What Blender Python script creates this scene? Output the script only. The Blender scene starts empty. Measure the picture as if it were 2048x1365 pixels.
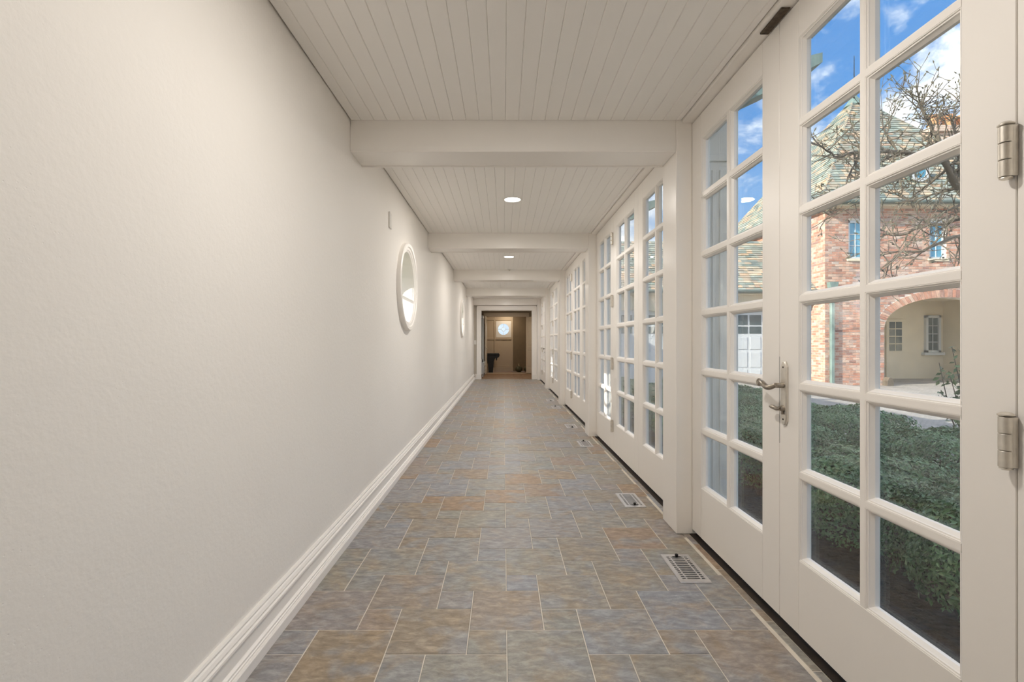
import bpy, math, random
from mathutils import Vector, Matrix

R = random.Random(7)
scene = bpy.context.scene
C = scene.collection

# ------------------------------------------------------------------ camera, world, sun, exposure
F_PX, CAM_H = 953.0, 1.17
cd = bpy.data.cameras.new('camera')
cam = bpy.data.objects.new('camera', cd)
C.objects.link(cam)
cam.location = (0, 0, CAM_H)
cam.rotation_euler = (math.pi / 2, 0, 0)
cd.sensor_width = 36.0
cd.lens = F_PX / 2048 * 36.0
cd.shift_x = 17 / 2048
cd.shift_y = 2.5 / 2048
cd.clip_start = 0.02
cd.clip_end = 500
scene.camera = cam

scene.view_settings.view_transform = 'Standard'
scene.view_settings.look = 'None'
scene.view_settings.gamma = 1.0
scene.view_settings.use_curve_mapping = False
scene.view_settings.exposure = 0.6
scene.cycles.use_denoising = True
scene.cycles.max_bounces = 9
scene.cycles.diffuse_bounces = 8
scene.cycles.glossy_bounces = 3
scene.cycles.use_adaptive_sampling = True
scene.cycles.adaptive_threshold = 0.08
scene.cycles.adaptive_min_samples = 12
scene.cycles.transparent_max_bounces = 32
scene.cycles.caustics_reflective = False
scene.cycles.caustics_refractive = False
scene.cycles.sample_clamp_indirect = 8.0

SKY_STRENGTH = 1.0
SUN_STRENGTH = 5.5
SUN_DIR = Vector((1.0, 0.34, -0.50))
LAMP_STRENGTH = 222.0
CLOUD = 2.6
CLOUD_SHIFT = (1.3, 0.2, 0.5)

world = bpy.data.worlds.new('world')
scene.world = world
world.use_nodes = True


def N(nt, typ, **kw):
    n = nt.nodes.new(typ)
    for k, v in kw.items():
        if k == 'in_':
            for kk, vv in v.items():
                n.inputs[kk].default_value = vv
        else:
            setattr(n, k, v)
    return n


def L(nt, a, b):
    nt.links.new(a, b)


def ramp(nt, stops, fac=None, interp='LINEAR'):
    n = nt.nodes.new('ShaderNodeValToRGB')
    n.color_ramp.interpolation = interp
    e = n.color_ramp.elements
    while len(e) < len(stops):
        e.new(0.5)
    for i, (p, c) in enumerate(stops):
        e[i].position = p
        e[i].color = (c[0], c[1], c[2], 1) if not isinstance(c, (int, float)) else (c, c, c, 1)
    if fac is not None:
        nt.links.new(fac, n.inputs['Fac'])
    return n


def math_n(nt, op, a, b=None, clamp=False):
    n = nt.nodes.new('ShaderNodeMath')
    n.operation = op
    n.use_clamp = clamp
    for i, v in enumerate((a, b)):
        if v is None:
            continue
        if isinstance(v, (int, float)):
            n.inputs[i].default_value = v
        else:
            nt.links.new(v, n.inputs[i])
    return n.outputs[0]


def mixc(nt, fac, a, b, blend='MIX'):
    n = nt.nodes.new('ShaderNodeMix')
    n.data_type = 'RGBA'
    n.blend_type = blend
    for key, v in ((0, fac), (6, a), (7, b)):
        if isinstance(v, (int, float)):
            n.inputs[key].default_value = v if key == 0 else (v, v, v, 1)
        elif isinstance(v, tuple):
            n.inputs[key].default_value = (v[0], v[1], v[2], 1)
        else:
            nt.links.new(v, n.inputs[key])
    return n.outputs[2]


wt = world.node_tree
wt.nodes.clear()
tc = N(wt, 'ShaderNodeTexCoord')
sep = N(wt, 'ShaderNodeSeparateXYZ')
L(wt, tc.outputs['Generated'], sep.inputs[0])
zc = math_n(wt, 'MAXIMUM', sep.outputs[2], 0.0)
mpg = N(wt, 'ShaderNodeMapping')
mpg.inputs['Location'].default_value = CLOUD_SHIFT
mpg.inputs['Scale'].default_value = (1.0, 1.0, 1.7)
L(wt, tc.outputs['Generated'], mpg.inputs['Vector'])
no = N(wt, 'ShaderNodeTexNoise', in_={'Scale': 4.2, 'Detail': 12.0, 'Roughness': 0.64, 'Distortion': 0.15})
L(wt, mpg.outputs[0], no.inputs['Vector'])
cl = ramp(wt, [(0.455, 0.0), (0.51, 0.5), (0.58, 1.0)], no.outputs['Fac'])
grad = ramp(wt, [(0.0, (0.55, 0.66, 0.78)), (0.14, (0.28, 0.46, 0.70)), (0.35, (0.10, 0.29, 0.64)), (0.7, (0.055, 0.21, 0.56))], zc)
cloud_col = ramp(wt, [(0.48, (0.24, 0.27, 0.31)), (0.56, (0.40, 0.41, 0.42)), (0.68, (1.0, 0.99, 0.97))], no.outputs['Fac'])
cloud_hdr = mixc(wt, 1.0, cloud_col.outputs[0], (CLOUD, CLOUD, CLOUD), 'MULTIPLY')
skyc = mixc(wt, cl.outputs[0], grad.outputs[0], cloud_hdr)
bg = N(wt, 'ShaderNodeBackground', in_={'Strength': SKY_STRENGTH})
L(wt, skyc, bg.inputs['Color'])
wo = N(wt, 'ShaderNodeOutputWorld')
L(wt, bg.outputs[0], wo.inputs[0])

sd = bpy.data.lights.new('sun', 'SUN')
sd.energy = SUN_STRENGTH
sd.angle = math.radians(0.55)
sd.color = (1.0, 0.93, 0.82)
sun = bpy.data.objects.new('sun', sd)
C.objects.link(sun)
sun.location = (-20, -8, 12)
sun.rotation_euler = SUN_DIR.to_track_quat('-Z', 'Y').to_euler()


# ------------------------------------------------------------------ materials
MATS = {}


def new_mat(name):
    m = bpy.data.materials.new(name)
    m.use_nodes = True
    nt = m.node_tree
    b = nt.nodes['Principled BSDF']
    MATS[name] = m
    return m, nt, b


def plain(name, col, rough=0.5, metal=0.0, bump=None, var=0.0, vscale=6.0, spec=0.5):
    m, nt, b = new_mat(name)
    b.inputs['Roughness'].default_value = rough
    b.inputs['Metallic'].default_value = metal
    b.inputs['Specular IOR Level'].default_value = spec
    geo = N(nt, 'ShaderNodeNewGeometry')
    n = N(nt, 'ShaderNodeTexNoise', in_={'Scale': vscale, 'Detail': 4.0})
    L(nt, geo.outputs['Position'], n.inputs['Vector'])
    if var <= 0.03:
        nt.nodes.remove(n)
        b.inputs['Base Color'].default_value = (*col, 1)
        return m
    c1 = tuple(max(0, c * (1 - var)) for c in col)
    c2 = tuple(min(1, c * (1 + var)) for c in col)
    r = ramp(nt, [(0.3, c1), (0.7, c2)], n.outputs['Fac'])
    L(nt, r.outputs[0], b.inputs['Base Color'])
    if bump:
        n2 = N(nt, 'ShaderNodeTexNoise', in_={'Scale': bump[0], 'Detail': 5.0})
        L(nt, geo.outputs['Position'], n2.inputs['Vector'])
        bp = N(nt, 'ShaderNodeBump', in_={'Strength': bump[1], 'Distance': bump[2]})
        L(nt, n2.outputs['Fac'], bp.inputs['Height'])
        L(nt, bp.outputs[0], b.inputs['Normal'])
    return m


PAINT = plain('white_paint', (0.90, 0.868, 0.825), 0.38, var=0.015, vscale=2.5)
BEAMP = plain('beam_paint', (0.90, 0.868, 0.825), 0.3, var=0.015, vscale=2.5)
CEILP = plain('ceiling_paint', (0.93, 0.905, 0.87), 0.5, var=0.015, vscale=3)
DARK = plain('dark_backing', (0.02, 0.017, 0.014), 0.9)
SILL = plain('dark_threshold', (0.03, 0.02, 0.014), 0.6, var=0.3, vscale=20)
NICKEL = plain('brushed_nickel', (0.74, 0.70, 0.63), 0.40, 0.9, bump=(220, 0.08, 0.001), var=0.08, vscale=40)
PEWTER = plain('antique_nickel', (0.36, 0.32, 0.27), 0.3, 0.95, var=0.15, vscale=60)
VENTM = plain('register_metal', (0.66, 0.65, 0.66), 0.34, 0.75, var=0.05, vscale=30)
BLACK = plain('black_lacquer', (0.006, 0.005, 0.005), 0.4)
RUST = plain('rusty_plate', (0.10, 0.075, 0.05), 0.7, 0.2, bump=(90, 0.5, 0.002), var=0.5, vscale=60)
TANWALL = plain('tan_wall', (0.42, 0.355, 0.27), 0.8, var=0.03)
GREIGE = plain('greige_wall', (0.50, 0.46, 0.40), 0.7, var=0.02)
BROWNWALL = plain('brown_wall', (0.22, 0.165, 0.105), 0.85, var=0.05)
PANELP = plain('panel_paint', (0.56, 0.46, 0.34), 0.6, var=0.03)
LEAFP = plain('door_leaf_paint', (0.74, 0.66, 0.54), 0.45, var=0.02)
WOODF = plain('brown_floor', (0.27, 0.15, 0.075), 0.5, var=0.4, vscale=9)
STUCCO = plain('cream_stucco', (0.74, 0.66, 0.50), 0.85, bump=(40, 0.3, 0.005), var=0.06, vscale=1.5)
COPPER = plain('green_copper', (0.20, 0.29, 0.26), 0.6, 0.2, var=0.25, vscale=5)
GUTTER = plain('dark_gutter', (0.13, 0.17, 0.15), 0.5, 0.2, var=0.2)
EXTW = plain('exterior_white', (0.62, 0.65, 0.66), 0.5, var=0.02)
PIERM = plain('pier_paint', (0.62, 0.61, 0.56), 0.6, var=0.03)
MORTAR = plain('mortar', (0.78, 0.71, 0.63), 0.9, bump=(60, 0.4, 0.004), var=0.1, vscale=4)
DARKGL = plain('dark_window_glass', (0.045, 0.075, 0.08), 0.06, var=0.3, vscale=1.2)
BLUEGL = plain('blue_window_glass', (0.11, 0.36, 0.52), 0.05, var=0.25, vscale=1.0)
CONC = plain('concrete_slab', (0.20, 0.205, 0.20), 0.85, bump=(30, 0.3, 0.004), var=0.12, vscale=3)
MULCH = plain('mulch', (0.045, 0.03, 0.02), 0.95, bump=(35, 1.0, 0.03), var=0.7, vscale=30)
LAWN = plain('lawn', (0.10, 0.16, 0.04), 0.95, bump=(30, 1.0, 0.03), var=0.35, vscale=3)
BARK = plain('bark', (0.13, 0.105, 0.075), 0.85, bump=(40, 0.5, 0.01), var=0.4, vscale=8)
STEM = plain('shrub_stem', (0.07, 0.05, 0.03), 0.9, var=0.4, vscale=20)
BUD = plain('magnolia_bud', (0.16, 0.15, 0.10), 0.8, var=0.3, vscale=40)
TERRA = plain('terracotta', (0.62, 0.30, 0.14), 0.8, var=0.15)
GOURD = plain('gourd_skin', (0.07, 0.065, 0.03), 0.5, var=0.4, vscale=30)
GSTEM = plain('gourd_stem', (0.45, 0.38, 0.24), 0.8, var=0.2)
PLASTIC = plain('white_plastic', (0.80, 0.78, 0.74), 0.35)
RAILM = plain('iron', (0.03, 0.03, 0.03), 0.5, 0.5)
ROOFM = plain('roof_underlay', (0.12, 0.13, 0.11), 0.9, var=0.3)

# left wall plaster with pits and a skim-coat relief
m, nt, b = new_mat('plaster_wall'); WALLM = m
b.inputs['Roughness'].default_value = 0.62
geo = N(nt, 'ShaderNodeNewGeometry')
n1 = N(nt, 'ShaderNodeTexNoise', in_={'Scale': 1.3, 'Detail': 3.0})
L(nt, geo.outputs['Position'], n1.inputs['Vector'])
r1 = ramp(nt, [(0.3, (0.865, 0.832, 0.785)), (0.7, (0.885, 0.855, 0.81))], n1.outputs['Fac'])
L(nt, r1.outputs[0], b.inputs['Base Color'])
vo = N(nt, 'ShaderNodeTexVoronoi', in_={'Scale': 70.0})
L(nt, geo.outputs['Position'], vo.inputs['Vector'])
pits = ramp(nt, [(0.0, 0.0), (0.16, 1.0)], vo.outputs['Distance'])
n2 = N(nt, 'ShaderNodeTexNoise', in_={'Scale': 4.0, 'Detail': 4.0})
L(nt, geo.outputs['Position'], n2.inputs['Vector'])
pm = ramp(nt, [(0.52, 1.0), (0.62, 0.0)], n2.outputs['Fac'])
pitf = math_n(nt, 'MAXIMUM', pits.outputs[0], pm.outputs[0])
n3 = N(nt, 'ShaderNodeTexNoise', in_={'Scale': 55.0, 'Detail': 6.0})
L(nt, geo.outputs['Position'], n3.inputs['Vector'])
hsum = math_n(nt, 'ADD', math_n(nt, 'MULTIPLY', pitf, 0.5), n3.outputs['Fac'])
bp = N(nt, 'ShaderNodeBump', in_={'Strength': 0.28, 'Distance': 0.004})
L(nt, hsum, bp.inputs['Height'])
L(nt, bp.outputs[0], b.inputs['Normal'])


def rand_value(nt):
    oi = N(nt, 'ShaderNodeObjectInfo')
    ge = N(nt, 'ShaderNodeNewGeometry')
    s = math_n(nt, 'MULTIPLY', oi.outputs['Random'], 7.31)
    s = math_n(nt, 'ADD', s, ge.outputs['Random Per Island'])
    return math_n(nt, 'FRACT', s), ge


# slate floor tile
m, nt, b = new_mat('slate_tile'); TILEM = m
rv, ge = rand_value(nt)
off = N(nt, 'ShaderNodeCombineXYZ')
L(nt, math_n(nt, 'MULTIPLY', rv, 37.0), off.inputs[0]); L(nt, math_n(nt, 'MULTIPLY', rv, 91.0), off.inputs[1])
va = N(nt, 'ShaderNodeVectorMath', operation='ADD')
L(nt, ge.outputs['Position'], va.inputs[0]); L(nt, off.outputs[0], va.inputs[1])
base = ramp(nt, [(0.0, (0.285, 0.275, 0.275)), (0.17, (0.265, 0.275, 0.30)), (0.34, (0.29, 0.275, 0.235)), (0.5, (0.27, 0.265, 0.245)),
                 (0.66, (0.30, 0.235, 0.165)), (0.80, (0.285, 0.265, 0.265)), (0.90, (0.315, 0.215, 0.135)), (1.0, (0.25, 0.265, 0.255))], rv)
na = N(nt, 'ShaderNodeTexNoise', in_={'Scale': 5.5, 'Detail': 7.0, 'Roughness': 0.62, 'Distortion': 0.45})
L(nt, va.outputs[0], na.inputs['Vector'])
ra = ramp(nt, [(0.46, 0.0), (0.66, 1.0)], na.outputs['Fac'])
rust_amt = math_n(nt, 'MULTIPLY', ra.outputs[0], 0.62)
c_a = mixc(nt, rust_amt, base.outputs[0], (0.335, 0.25, 0.16))
nb = N(nt, 'ShaderNodeTexNoise', in_={'Scale': 4.0, 'Detail': 5.0, 'Distortion': 0.6})
vb = N(nt, 'ShaderNodeVectorMath', operation='SCALE')
vb.inputs['Scale'].default_value = 1.37
L(nt, va.outputs[0], vb.inputs[0]); L(nt, vb.outputs[0], nb.inputs['Vector'])
rb_ = ramp(nt, [(0.50, 0.0), (0.68, 0.8)], nb.outputs['Fac'])
c_b = mixc(nt, rb_.outputs[0], c_a, (0.262, 0.272, 0.290))
ncx = N(nt, 'ShaderNodeTexNoise', in_={'Scale': 15.0, 'Detail': 9.0, 'Roughness': 0.70, 'Distortion': 0.35})
mpt = N(nt, 'ShaderNodeMapping')
mpt.inputs['Rotation'].default_value = (0, 0, 0.5)
mpt.inputs['Scale'].default_value = (1.0, 2.3, 1.0)
L(nt, va.outputs[0], mpt.inputs['Vector']); L(nt, mpt.outputs[0], ncx.inputs['Vector'])
rc = ramp(nt, [(0.30, 0.66), (0.5, 1.05), (0.70, 1.60)], ncx.outputs['Fac'])
c_c = mixc(nt, 1.0, c_b, rc.outputs[0], 'MULTIPLY')
L(nt, c_c, b.inputs['Base Color'])
b.inputs['Roughness'].default_value = 0.42
b.inputs['Specular IOR Level'].default_value = 0.42
hh = math_n(nt, 'ADD', math_n(nt, 'MULTIPLY', na.outputs['Fac'], 1.4), math_n(nt, 'MULTIPLY', ncx.outputs['Fac'], 0.6))
bp = N(nt, 'ShaderNodeBump', in_={'Strength': 0.5, 'Distance': 0.006})
L(nt, hh, bp.inputs['Height']); L(nt, bp.outputs[0], b.inputs['Normal'])

GROUT = plain('grout', (0.68, 0.63, 0.55), 0.9, var=0.12, vscale=14)


def island_mat(name, stops, rough, nscale, bumpd, lo=0.75, hi=1.2):
    m, nt, b = new_mat(name)
    rv, ge = rand_value(nt)
    r = ramp(nt, stops, rv)
    n = N(nt, 'ShaderNodeTexNoise', in_={'Scale': nscale, 'Detail': 5.0})
    L(nt, ge.outputs['Position'], n.inputs['Vector'])
    v = ramp(nt, [(0.3, lo), (0.7, hi)], n.outputs['Fac'])
    L(nt, mixc(nt, 1.0, r.outputs[0], v.outputs[0], 'MULTIPLY'), b.inputs['Base Color'])
    b.inputs['Roughness'].default_value = rough
    bp = N(nt, 'ShaderNodeBump', in_={'Strength': 0.5, 'Distance': bumpd})
    L(nt, n.outputs['Fac'], bp.inputs['Height']); L(nt, bp.outputs[0], b.inputs['Normal'])
    return m


BRICKM = island_mat('brick', [(0.0, (0.58, 0.30, 0.20)), (0.3, (0.48, 0.22, 0.145)), (0.5, (0.62, 0.38, 0.27)), (0.68, (0.66, 0.48, 0.37)),
                              (0.84, (0.33, 0.17, 0.13)), (1.0, (0.62, 0.50, 0.42))], 0.9, 9, 0.004)
SLATEM = island_mat('roof_slate', [(0.0, (0.18, 0.24, 0.21)), (0.26, (0.40, 0.43, 0.36)), (0.42, (0.16, 0.21, 0.20)), (0.58, (0.55, 0.49, 0.37)),
                                   (0.76, (0.62, 0.42, 0.26)), (0.88, (0.24, 0.29, 0.27)), (1.0, (0.50, 0.33, 0.22))], 0.75, 5, 0.005)
LEAFM = island_mat('boxwood_leaf', [(0.0, (0.08, 0.16, 0.05)), (0.4, (0.14, 0.25, 0.09)), (0.7, (0.10, 0.20, 0.08)), (1.0, (0.24, 0.34, 0.15))], 0.4, 5, 0.001)
HOLLYM = island_mat('holly_leaf', [(0.0, (0.05, 0.11, 0.04)), (0.5, (0.10, 0.18, 0.06)), (1.0, (0.24, 0.30, 0.12))], 0.35, 5, 0.001)

# cobbled courtyard
m, nt, b = new_mat('cobbles'); COBBLE = m
ge = N(nt, 'ShaderNodeNewGeometry')
vo = N(nt, 'ShaderNodeTexBrick', in_={'Scale': 5.0, 'Mortar Size': 0.018, 'Color1': (0.56, 0.52, 0.46, 1), 'Color2': (0.43, 0.40, 0.36, 1), 'Mortar': (0.25, 0.23, 0.20, 1)})
L(nt, ge.outputs['Position'], vo.inputs['Vector'])
n = N(nt, 'ShaderNodeTexNoise', in_={'Scale': 1.2, 'Detail': 5.0})
L(nt, ge.outputs['Position'], n.inputs['Vector'])
v = ramp(nt, [(0.3, 0.66), (0.7, 1.0)], n.outputs['Fac'])
L(nt, mixc(nt, 1.0, vo.outputs['Color'], v.outputs[0], 'MULTIPLY'), b.inputs['Base Color'])
b.inputs['Roughness'].default_value = 0.85
bp = N(nt, 'ShaderNodeBump', in_={'Strength': 0.6, 'Distance': 0.01, })
L(nt, vo.outputs['Fac'], bp.inputs['Height']); bp.invert = True
L(nt, bp.outputs[0], b.inputs['Normal'])

# window glass: clear, with the mirror share of a thin pane
m = bpy.data.materials.new('clear_glass'); GLASS = m
m.use_nodes = True
nt = m.node_tree
nt.nodes.clear()
lw = N(nt, 'ShaderNodeLayerWeight', in_={'Blend': 0.5})
p5 = math_n(nt, 'POWER', lw.outputs['Facing'], 5.0)
fr = math_n(nt, 'ADD', math_n(nt, 'MULTIPLY', p5, 0.87), 0.075, clamp=True)
tr = N(nt, 'ShaderNodeBsdfTransparent', in_={'Color': (0.975, 0.99, 0.985, 1)})
gl = N(nt, 'ShaderNodeBsdfGlossy', in_={'Roughness': 0.0, 'Color': (0.95, 0.97, 1, 1)})
mx = N(nt, 'ShaderNodeMixShader')
L(nt, fr, mx.inputs[0]); L(nt, tr.outputs[0], mx.inputs[1]); L(nt, gl.outputs[0], mx.inputs[2])
ou = N(nt, 'ShaderNodeOutputMaterial')
L(nt, mx.outputs[0], ou.inputs[0])


m, nt, b = new_mat('chimney_brick'); CHIMM = m
ge = N(nt, 'ShaderNodeNewGeometry')
sp = N(nt, 'ShaderNodeSeparateXYZ'); L(nt, ge.outputs['Position'], sp.inputs[0])
cbn = N(nt, 'ShaderNodeCombineXYZ'); L(nt, math_n(nt, 'ADD', sp.outputs[0], sp.outputs[1]), cbn.inputs[0]); L(nt, sp.outputs[2], cbn.inputs[1])
bt = N(nt, 'ShaderNodeTexBrick', in_={'Scale': 4.6, 'Mortar Size': 0.03, 'Color1': (0.66, 0.42, 0.30, 1), 'Color2': (0.58, 0.48, 0.38, 1), 'Mortar': (0.74, 0.68, 0.60, 1), 'Row Height': 0.36, 'Brick Width': 1.0})
L(nt, cbn.outputs[0], bt.inputs['Vector']); L(nt, bt.outputs['Color'], b.inputs['Base Color'])
b.inputs['Roughness'].default_value = 0.9


# lit frosted lens of the recessed lamps
LENSM, nt, b = new_mat('lit_lens')
b.inputs['Base Color'].default_value = (0.9, 0.88, 0.85, 1)
b.inputs['Emission Color'].default_value = (1.0, 0.935, 0.855, 1)
b.inputs['Emission Strength'].default_value = 8.0


# ------------------------------------------------------------------ mesh helpers
class MB:
    def __init__(self):
        self.v, self.f = [], []

    def add(self, vs, fs):
        o = len(self.v)
        self.v += [tuple(p) for p in vs]
        self.f += [tuple(i + o for i in f) for f in fs]
        return self

    def box(self, x0, y0, z0, x1, y1, z1):
        vs = [(x0, y0, z0), (x1, y0, z0), (x1, y1, z0), (x0, y1, z0), (x0, y0, z1), (x1, y0, z1), (x1, y1, z1), (x0, y1, z1)]
        return self.add(vs, [(0, 3, 2, 1), (4, 5, 6, 7), (0, 1, 5, 4), (1, 2, 6, 5), (2, 3, 7, 6), (3, 0, 4, 7)])

    def cbox(self, x0, y0, z0, x1, y1, z1, c):
        """box with chamfered edges"""
        vs, idx = [], {}
        X, Y, Z = (x0, x1), (y0, y1), (z0, z1)
        for i in (0, 1):
            for j in (0, 1):
                for k in (0, 1):
                    sx, sy, sz = (c if i == 0 else -c), (c if j == 0 else -c), (c if k == 0 else -c)
                    for a, p in (('x', (X[i], Y[j] + sy, Z[k] + sz)), ('y', (X[i] + sx, Y[j], Z[k] + sz)), ('z', (X[i] + sx, Y[j] + sy, Z[k]))):
                        idx[(i, j, k, a)] = len(vs)
                        vs.append(p)
        g = lambda i, j, k, a: idx[(i, j, k, a)]
        fs = []
        for i in (0, 1):
            q = [g(i, 0, 0, 'x'), g(i, 1, 0, 'x'), g(i, 1, 1, 'x'), g(i, 0, 1, 'x')]
            fs.append(tuple(q if i else q[::-1]))
            q = [g(0, i, 0, 'y'), g(1, i, 0, 'y'), g(1, i, 1, 'y'), g(0, i, 1, 'y')]
            fs.append(tuple(q if not i else q[::-1]))
            q = [g(0, 0, i, 'z'), g(1, 0, i, 'z'), g(1, 1, i, 'z'), g(0, 1, i, 'z')]
            fs.append(tuple(q if i else q[::-1]))
        for j in (0, 1):
            for k in (0, 1):
                fs.append((g(0, j, k, 'y'), g(1, j, k, 'y'), g(1, j, k, 'z'), g(0, j, k, 'z')))
                fs.append((g(j, 0, k, 'x'), g(j, 1, k, 'x'), g(j, 1, k, 'z'), g(j, 0, k, 'z')))
                fs.append((g(j, k, 0, 'x'), g(j, k, 1, 'x'), g(j, k, 1, 'y'), g(j, k, 0, 'y')))
        for i in (0, 1):
            for j in (0, 1):
                for k in (0, 1):
                    fs.append((g(i, j, k, 'x'), g(i, j, k, 'y'), g(i, j, k, 'z')))
        return self.add(vs, fs)

    def prism(self, poly, P, t0, t1):
        """poly in (u, w), swept along t by the mapping P(u, w, t)"""
        n = len(poly)
        vs = [P(u, w, t0) for u, w in poly] + [P(u, w, t1) for u, w in poly]
        fs = [tuple(range(n)), tuple(range(2 * n - 1, n - 1, -1))]
        fs += [(i, i + n, (i + 1) % n + n, (i + 1) % n) for i in range(n)]
        return self.add(vs, fs)

    def tube(self, pts, radii, sides=6, caps=True):
        pts = [Vector(p) for p in pts]
        if isinstance(radii, (int, float)):
            radii = [radii] * len(pts)
        vs, fs = [], []
        up = None
        for i, p in enumerate(pts):
            t = (pts[min(i + 1, len(pts) - 1)] - pts[max(i - 1, 0)])
            t = t.normalized() if t.length > 1e-9 else Vector((0, 0, 1))
            if up is None:
                up = Vector((0, 0, 1)) if abs(t.z) < 0.9 else Vector((1, 0, 0))
            a = t.cross(up)
            a = a.normalized() if a.length > 1e-6 else t.orthogonal().normalized()
            bb = a.cross(t).normalized()
            up = bb
            for k in range(sides):
                an = 2 * math.pi * k / sides
                vs.append(p + (a * math.cos(an) + bb * math.sin(an)) * radii[i])
        for i in range(len(pts) - 1):
            for k in range(sides):
                k2 = (k + 1) % sides
                fs.append((i * sides + k, i * sides + k2, (i + 1) * sides + k2, (i + 1) * sides + k))
        if caps:
            fs.append(tuple(range(sides - 1, -1, -1)))
            fs.append(tuple((len(pts) - 1) * sides + k for k in range(sides)))
        return self.add(vs, fs)

    def lathe(self, prof, P, sides=32, closed=False):
        """prof: list of (r, h); P(x, y, h) maps to space; closed joins the last ring to the first"""
        n = len(prof)
        vs, fs = [], []
        for r, h in prof:
            for k in range(sides):
                an = 2 * math.pi * k / sides
                vs.append(P(r * math.cos(an), r * math.sin(an), h))
        for i in range(n if closed else n - 1):
            i2 = (i + 1) % n
            for k in range(sides):
                k2 = (k + 1) % sides
                fs.append((i * sides + k, i * sides + k2, i2 * sides + k2, i2 * sides + k))
        if not closed:
            if prof[0][0] > 1e-6:
                fs.append(tuple(range(sides - 1, -1, -1)))
            if prof[-1][0] > 1e-6:
                fs.append(tuple((n - 1) * sides + k for k in range(sides)))
        return self.add(vs, fs)

    def mesh(self, name, mat, smooth=None, org=(0, 0, 0)):
        me = bpy.data.meshes.new(name)
        o = org
        me.from_pydata([(p[0] - o[0], p[1] - o[1], p[2] - o[2]) for p in self.v], [], self.f)
        me.materials.append(mat)
        import bmesh
        if len(self.f) < 30000:
            bm = bmesh.new()
            bm.from_mesh(me)
            bmesh.ops.recalc_face_normals(bm, faces=bm.faces)
            bm.to_mesh(me)
            bm.free()
        if smooth:
            me.polygons.foreach_set('use_smooth', [True] * len(me.polygons))
            me.set_sharp_from_angle(angle=math.radians(smooth))
        me.update()
        return me

    def build(self, name, mat, parent=None, org=None, smooth=None):
        """mesh in world coordinates under a parent that is only translated"""
        if org is None:
            org = wloc(parent) if parent else (0, 0, 0)
        me = self.mesh(name, mat, smooth, org)
        return inst(name, me, parent, Vector(org) - wloc(parent))


def wloc(o):
    v = Vector((0, 0, 0))
    while o is not None:
        v += o.location
        o = o.parent
    return v


def inst(name, me, parent=None, loc=(0, 0, 0), rot=None):
    o = bpy.data.objects.new(name, me)
    C.objects.link(o)
    o.parent = parent
    o.location = loc
    if rot is not None:
        o.rotation_euler = rot
    return o


def tag(o, label, cat=None, group=None, kind=None):
    o['label'] = label
    if cat:
        o['category'] = cat
    if group:
        o['group'] = group
    if kind:
        o['kind'] = kind
    return o


def empty(name, loc, label, cat, group=None, kind=None):
    o = bpy.data.objects.new(name, None)
    C.objects.link(o)
    o.location = loc
    o.empty_display_size = 0.1
    return tag(o, label, cat, group, kind)


P_XYZ = lambda u, w, t: (u, w, t)          # sweep along z
P_X = lambda u, w, t: (t, u, w)            # profile in (y, z), sweep along x
P_Y = lambda u, w, t: (u, t, w)            # profile in (x, z), sweep along y

# ------------------------------------------------------------------ measures of the gallery
XL, XR = -0.935, 1.15                      # plaster face, door face
H = 2.523                                  # underside of the ceiling planks
POSTS = [-0.096, 2.904, 5.904, 8.904, 11.904, 14.80]
PD = 0.246                                 # post depth
BEAM_Z = 2.3325
YB, YE = -1.2, 15.0                        # back wall, end wall
WT = 0.26                                  # thickness of the plaster wall
LX, LR = 0.085, 0.081                      # recessed lamps
LY = [1.46, 4.52, 7.54, 10.53, 13.45]
ROUNDS = [4.58, 10.62]                     # round windows
RZ, RR = 1.70, 0.335


def ring_wall(mb, P, u0, u1, z0, z1, holes, t0, t1, seg=48):
    """slab in (u, z) from t0 to t1 with round holes (uc, zc, r); P maps (u, z, t)"""
    cur = u0
    for uc, zc, r in sorted(holes):
        s = r + 0.08
        mb.prism([(cur, z0), (uc - s, z0), (uc - s, z1), (cur, z1)], P, t0, t1)
        mb.prism([(uc - s, z0), (uc + s, z0), (uc + s, zc - s), (uc - s, zc - s)], P, t0, t1)
        mb.prism([(uc - s, zc + s), (uc + s, zc + s), (uc + s, z1), (uc - s, z1)], P, t0, t1)
        cpt, spt = [], []
        for k in range(seg):
            a = 2 * math.pi * k / seg + math.pi / 4
            c_, s_ = math.cos(a), math.sin(a)
            cpt.append((uc + r * c_, zc + r * s_))
            q = s / max(abs(c_), abs(s_))
            spt.append((uc + q * c_, zc + q * s_))
        for k in range(seg):
            k2 = (k + 1) % seg
            vs = [P(*spt[k], t0), P(*spt[k2], t0), P(*cpt[k2], t0), P(*cpt[k], t0), P(*spt[k], t1), P(*spt[k2], t1), P(*cpt[k2], t1), P(*cpt[k], t1)]
            mb.add(vs, [(0, 1, 2, 3), (7, 6, 5, 4), (3, 2, 6, 7)])
        cur = uc + s
    mb.prism([(cur, z0), (u1, z0), (u1, z1), (cur, z1)], P, t0, t1)
    return mb


# ------------------------------------------------------------------ setting: walls, floor, ceiling
mb = ring_wall(MB(), lambda u, z, t: (t, u, z), YB - 0.2, 19.5, -0.15, H + 0.25, [(y, RZ, RR) for y in ROUNDS], XL, XL - WT)
tag(mb.build('wall_left', WALLM), 'long pale plaster wall with two round windows', 'wall', kind='structure')
mb = MB().box(XL - WT, YB - 0.2, -0.15, 1.4, YB, H + 0.25)
tag(mb.build('wall_back', PAINT), 'plain pale wall closing the gallery behind the camera', 'wall', kind='structure')
mb = MB().box(XR, YB, -0.15, 1.36, POSTS[0], H + 0.25)
tag(mb.build('wall_right', PAINT), 'short plain wall before the first door bay', 'wall', kind='structure')

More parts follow.
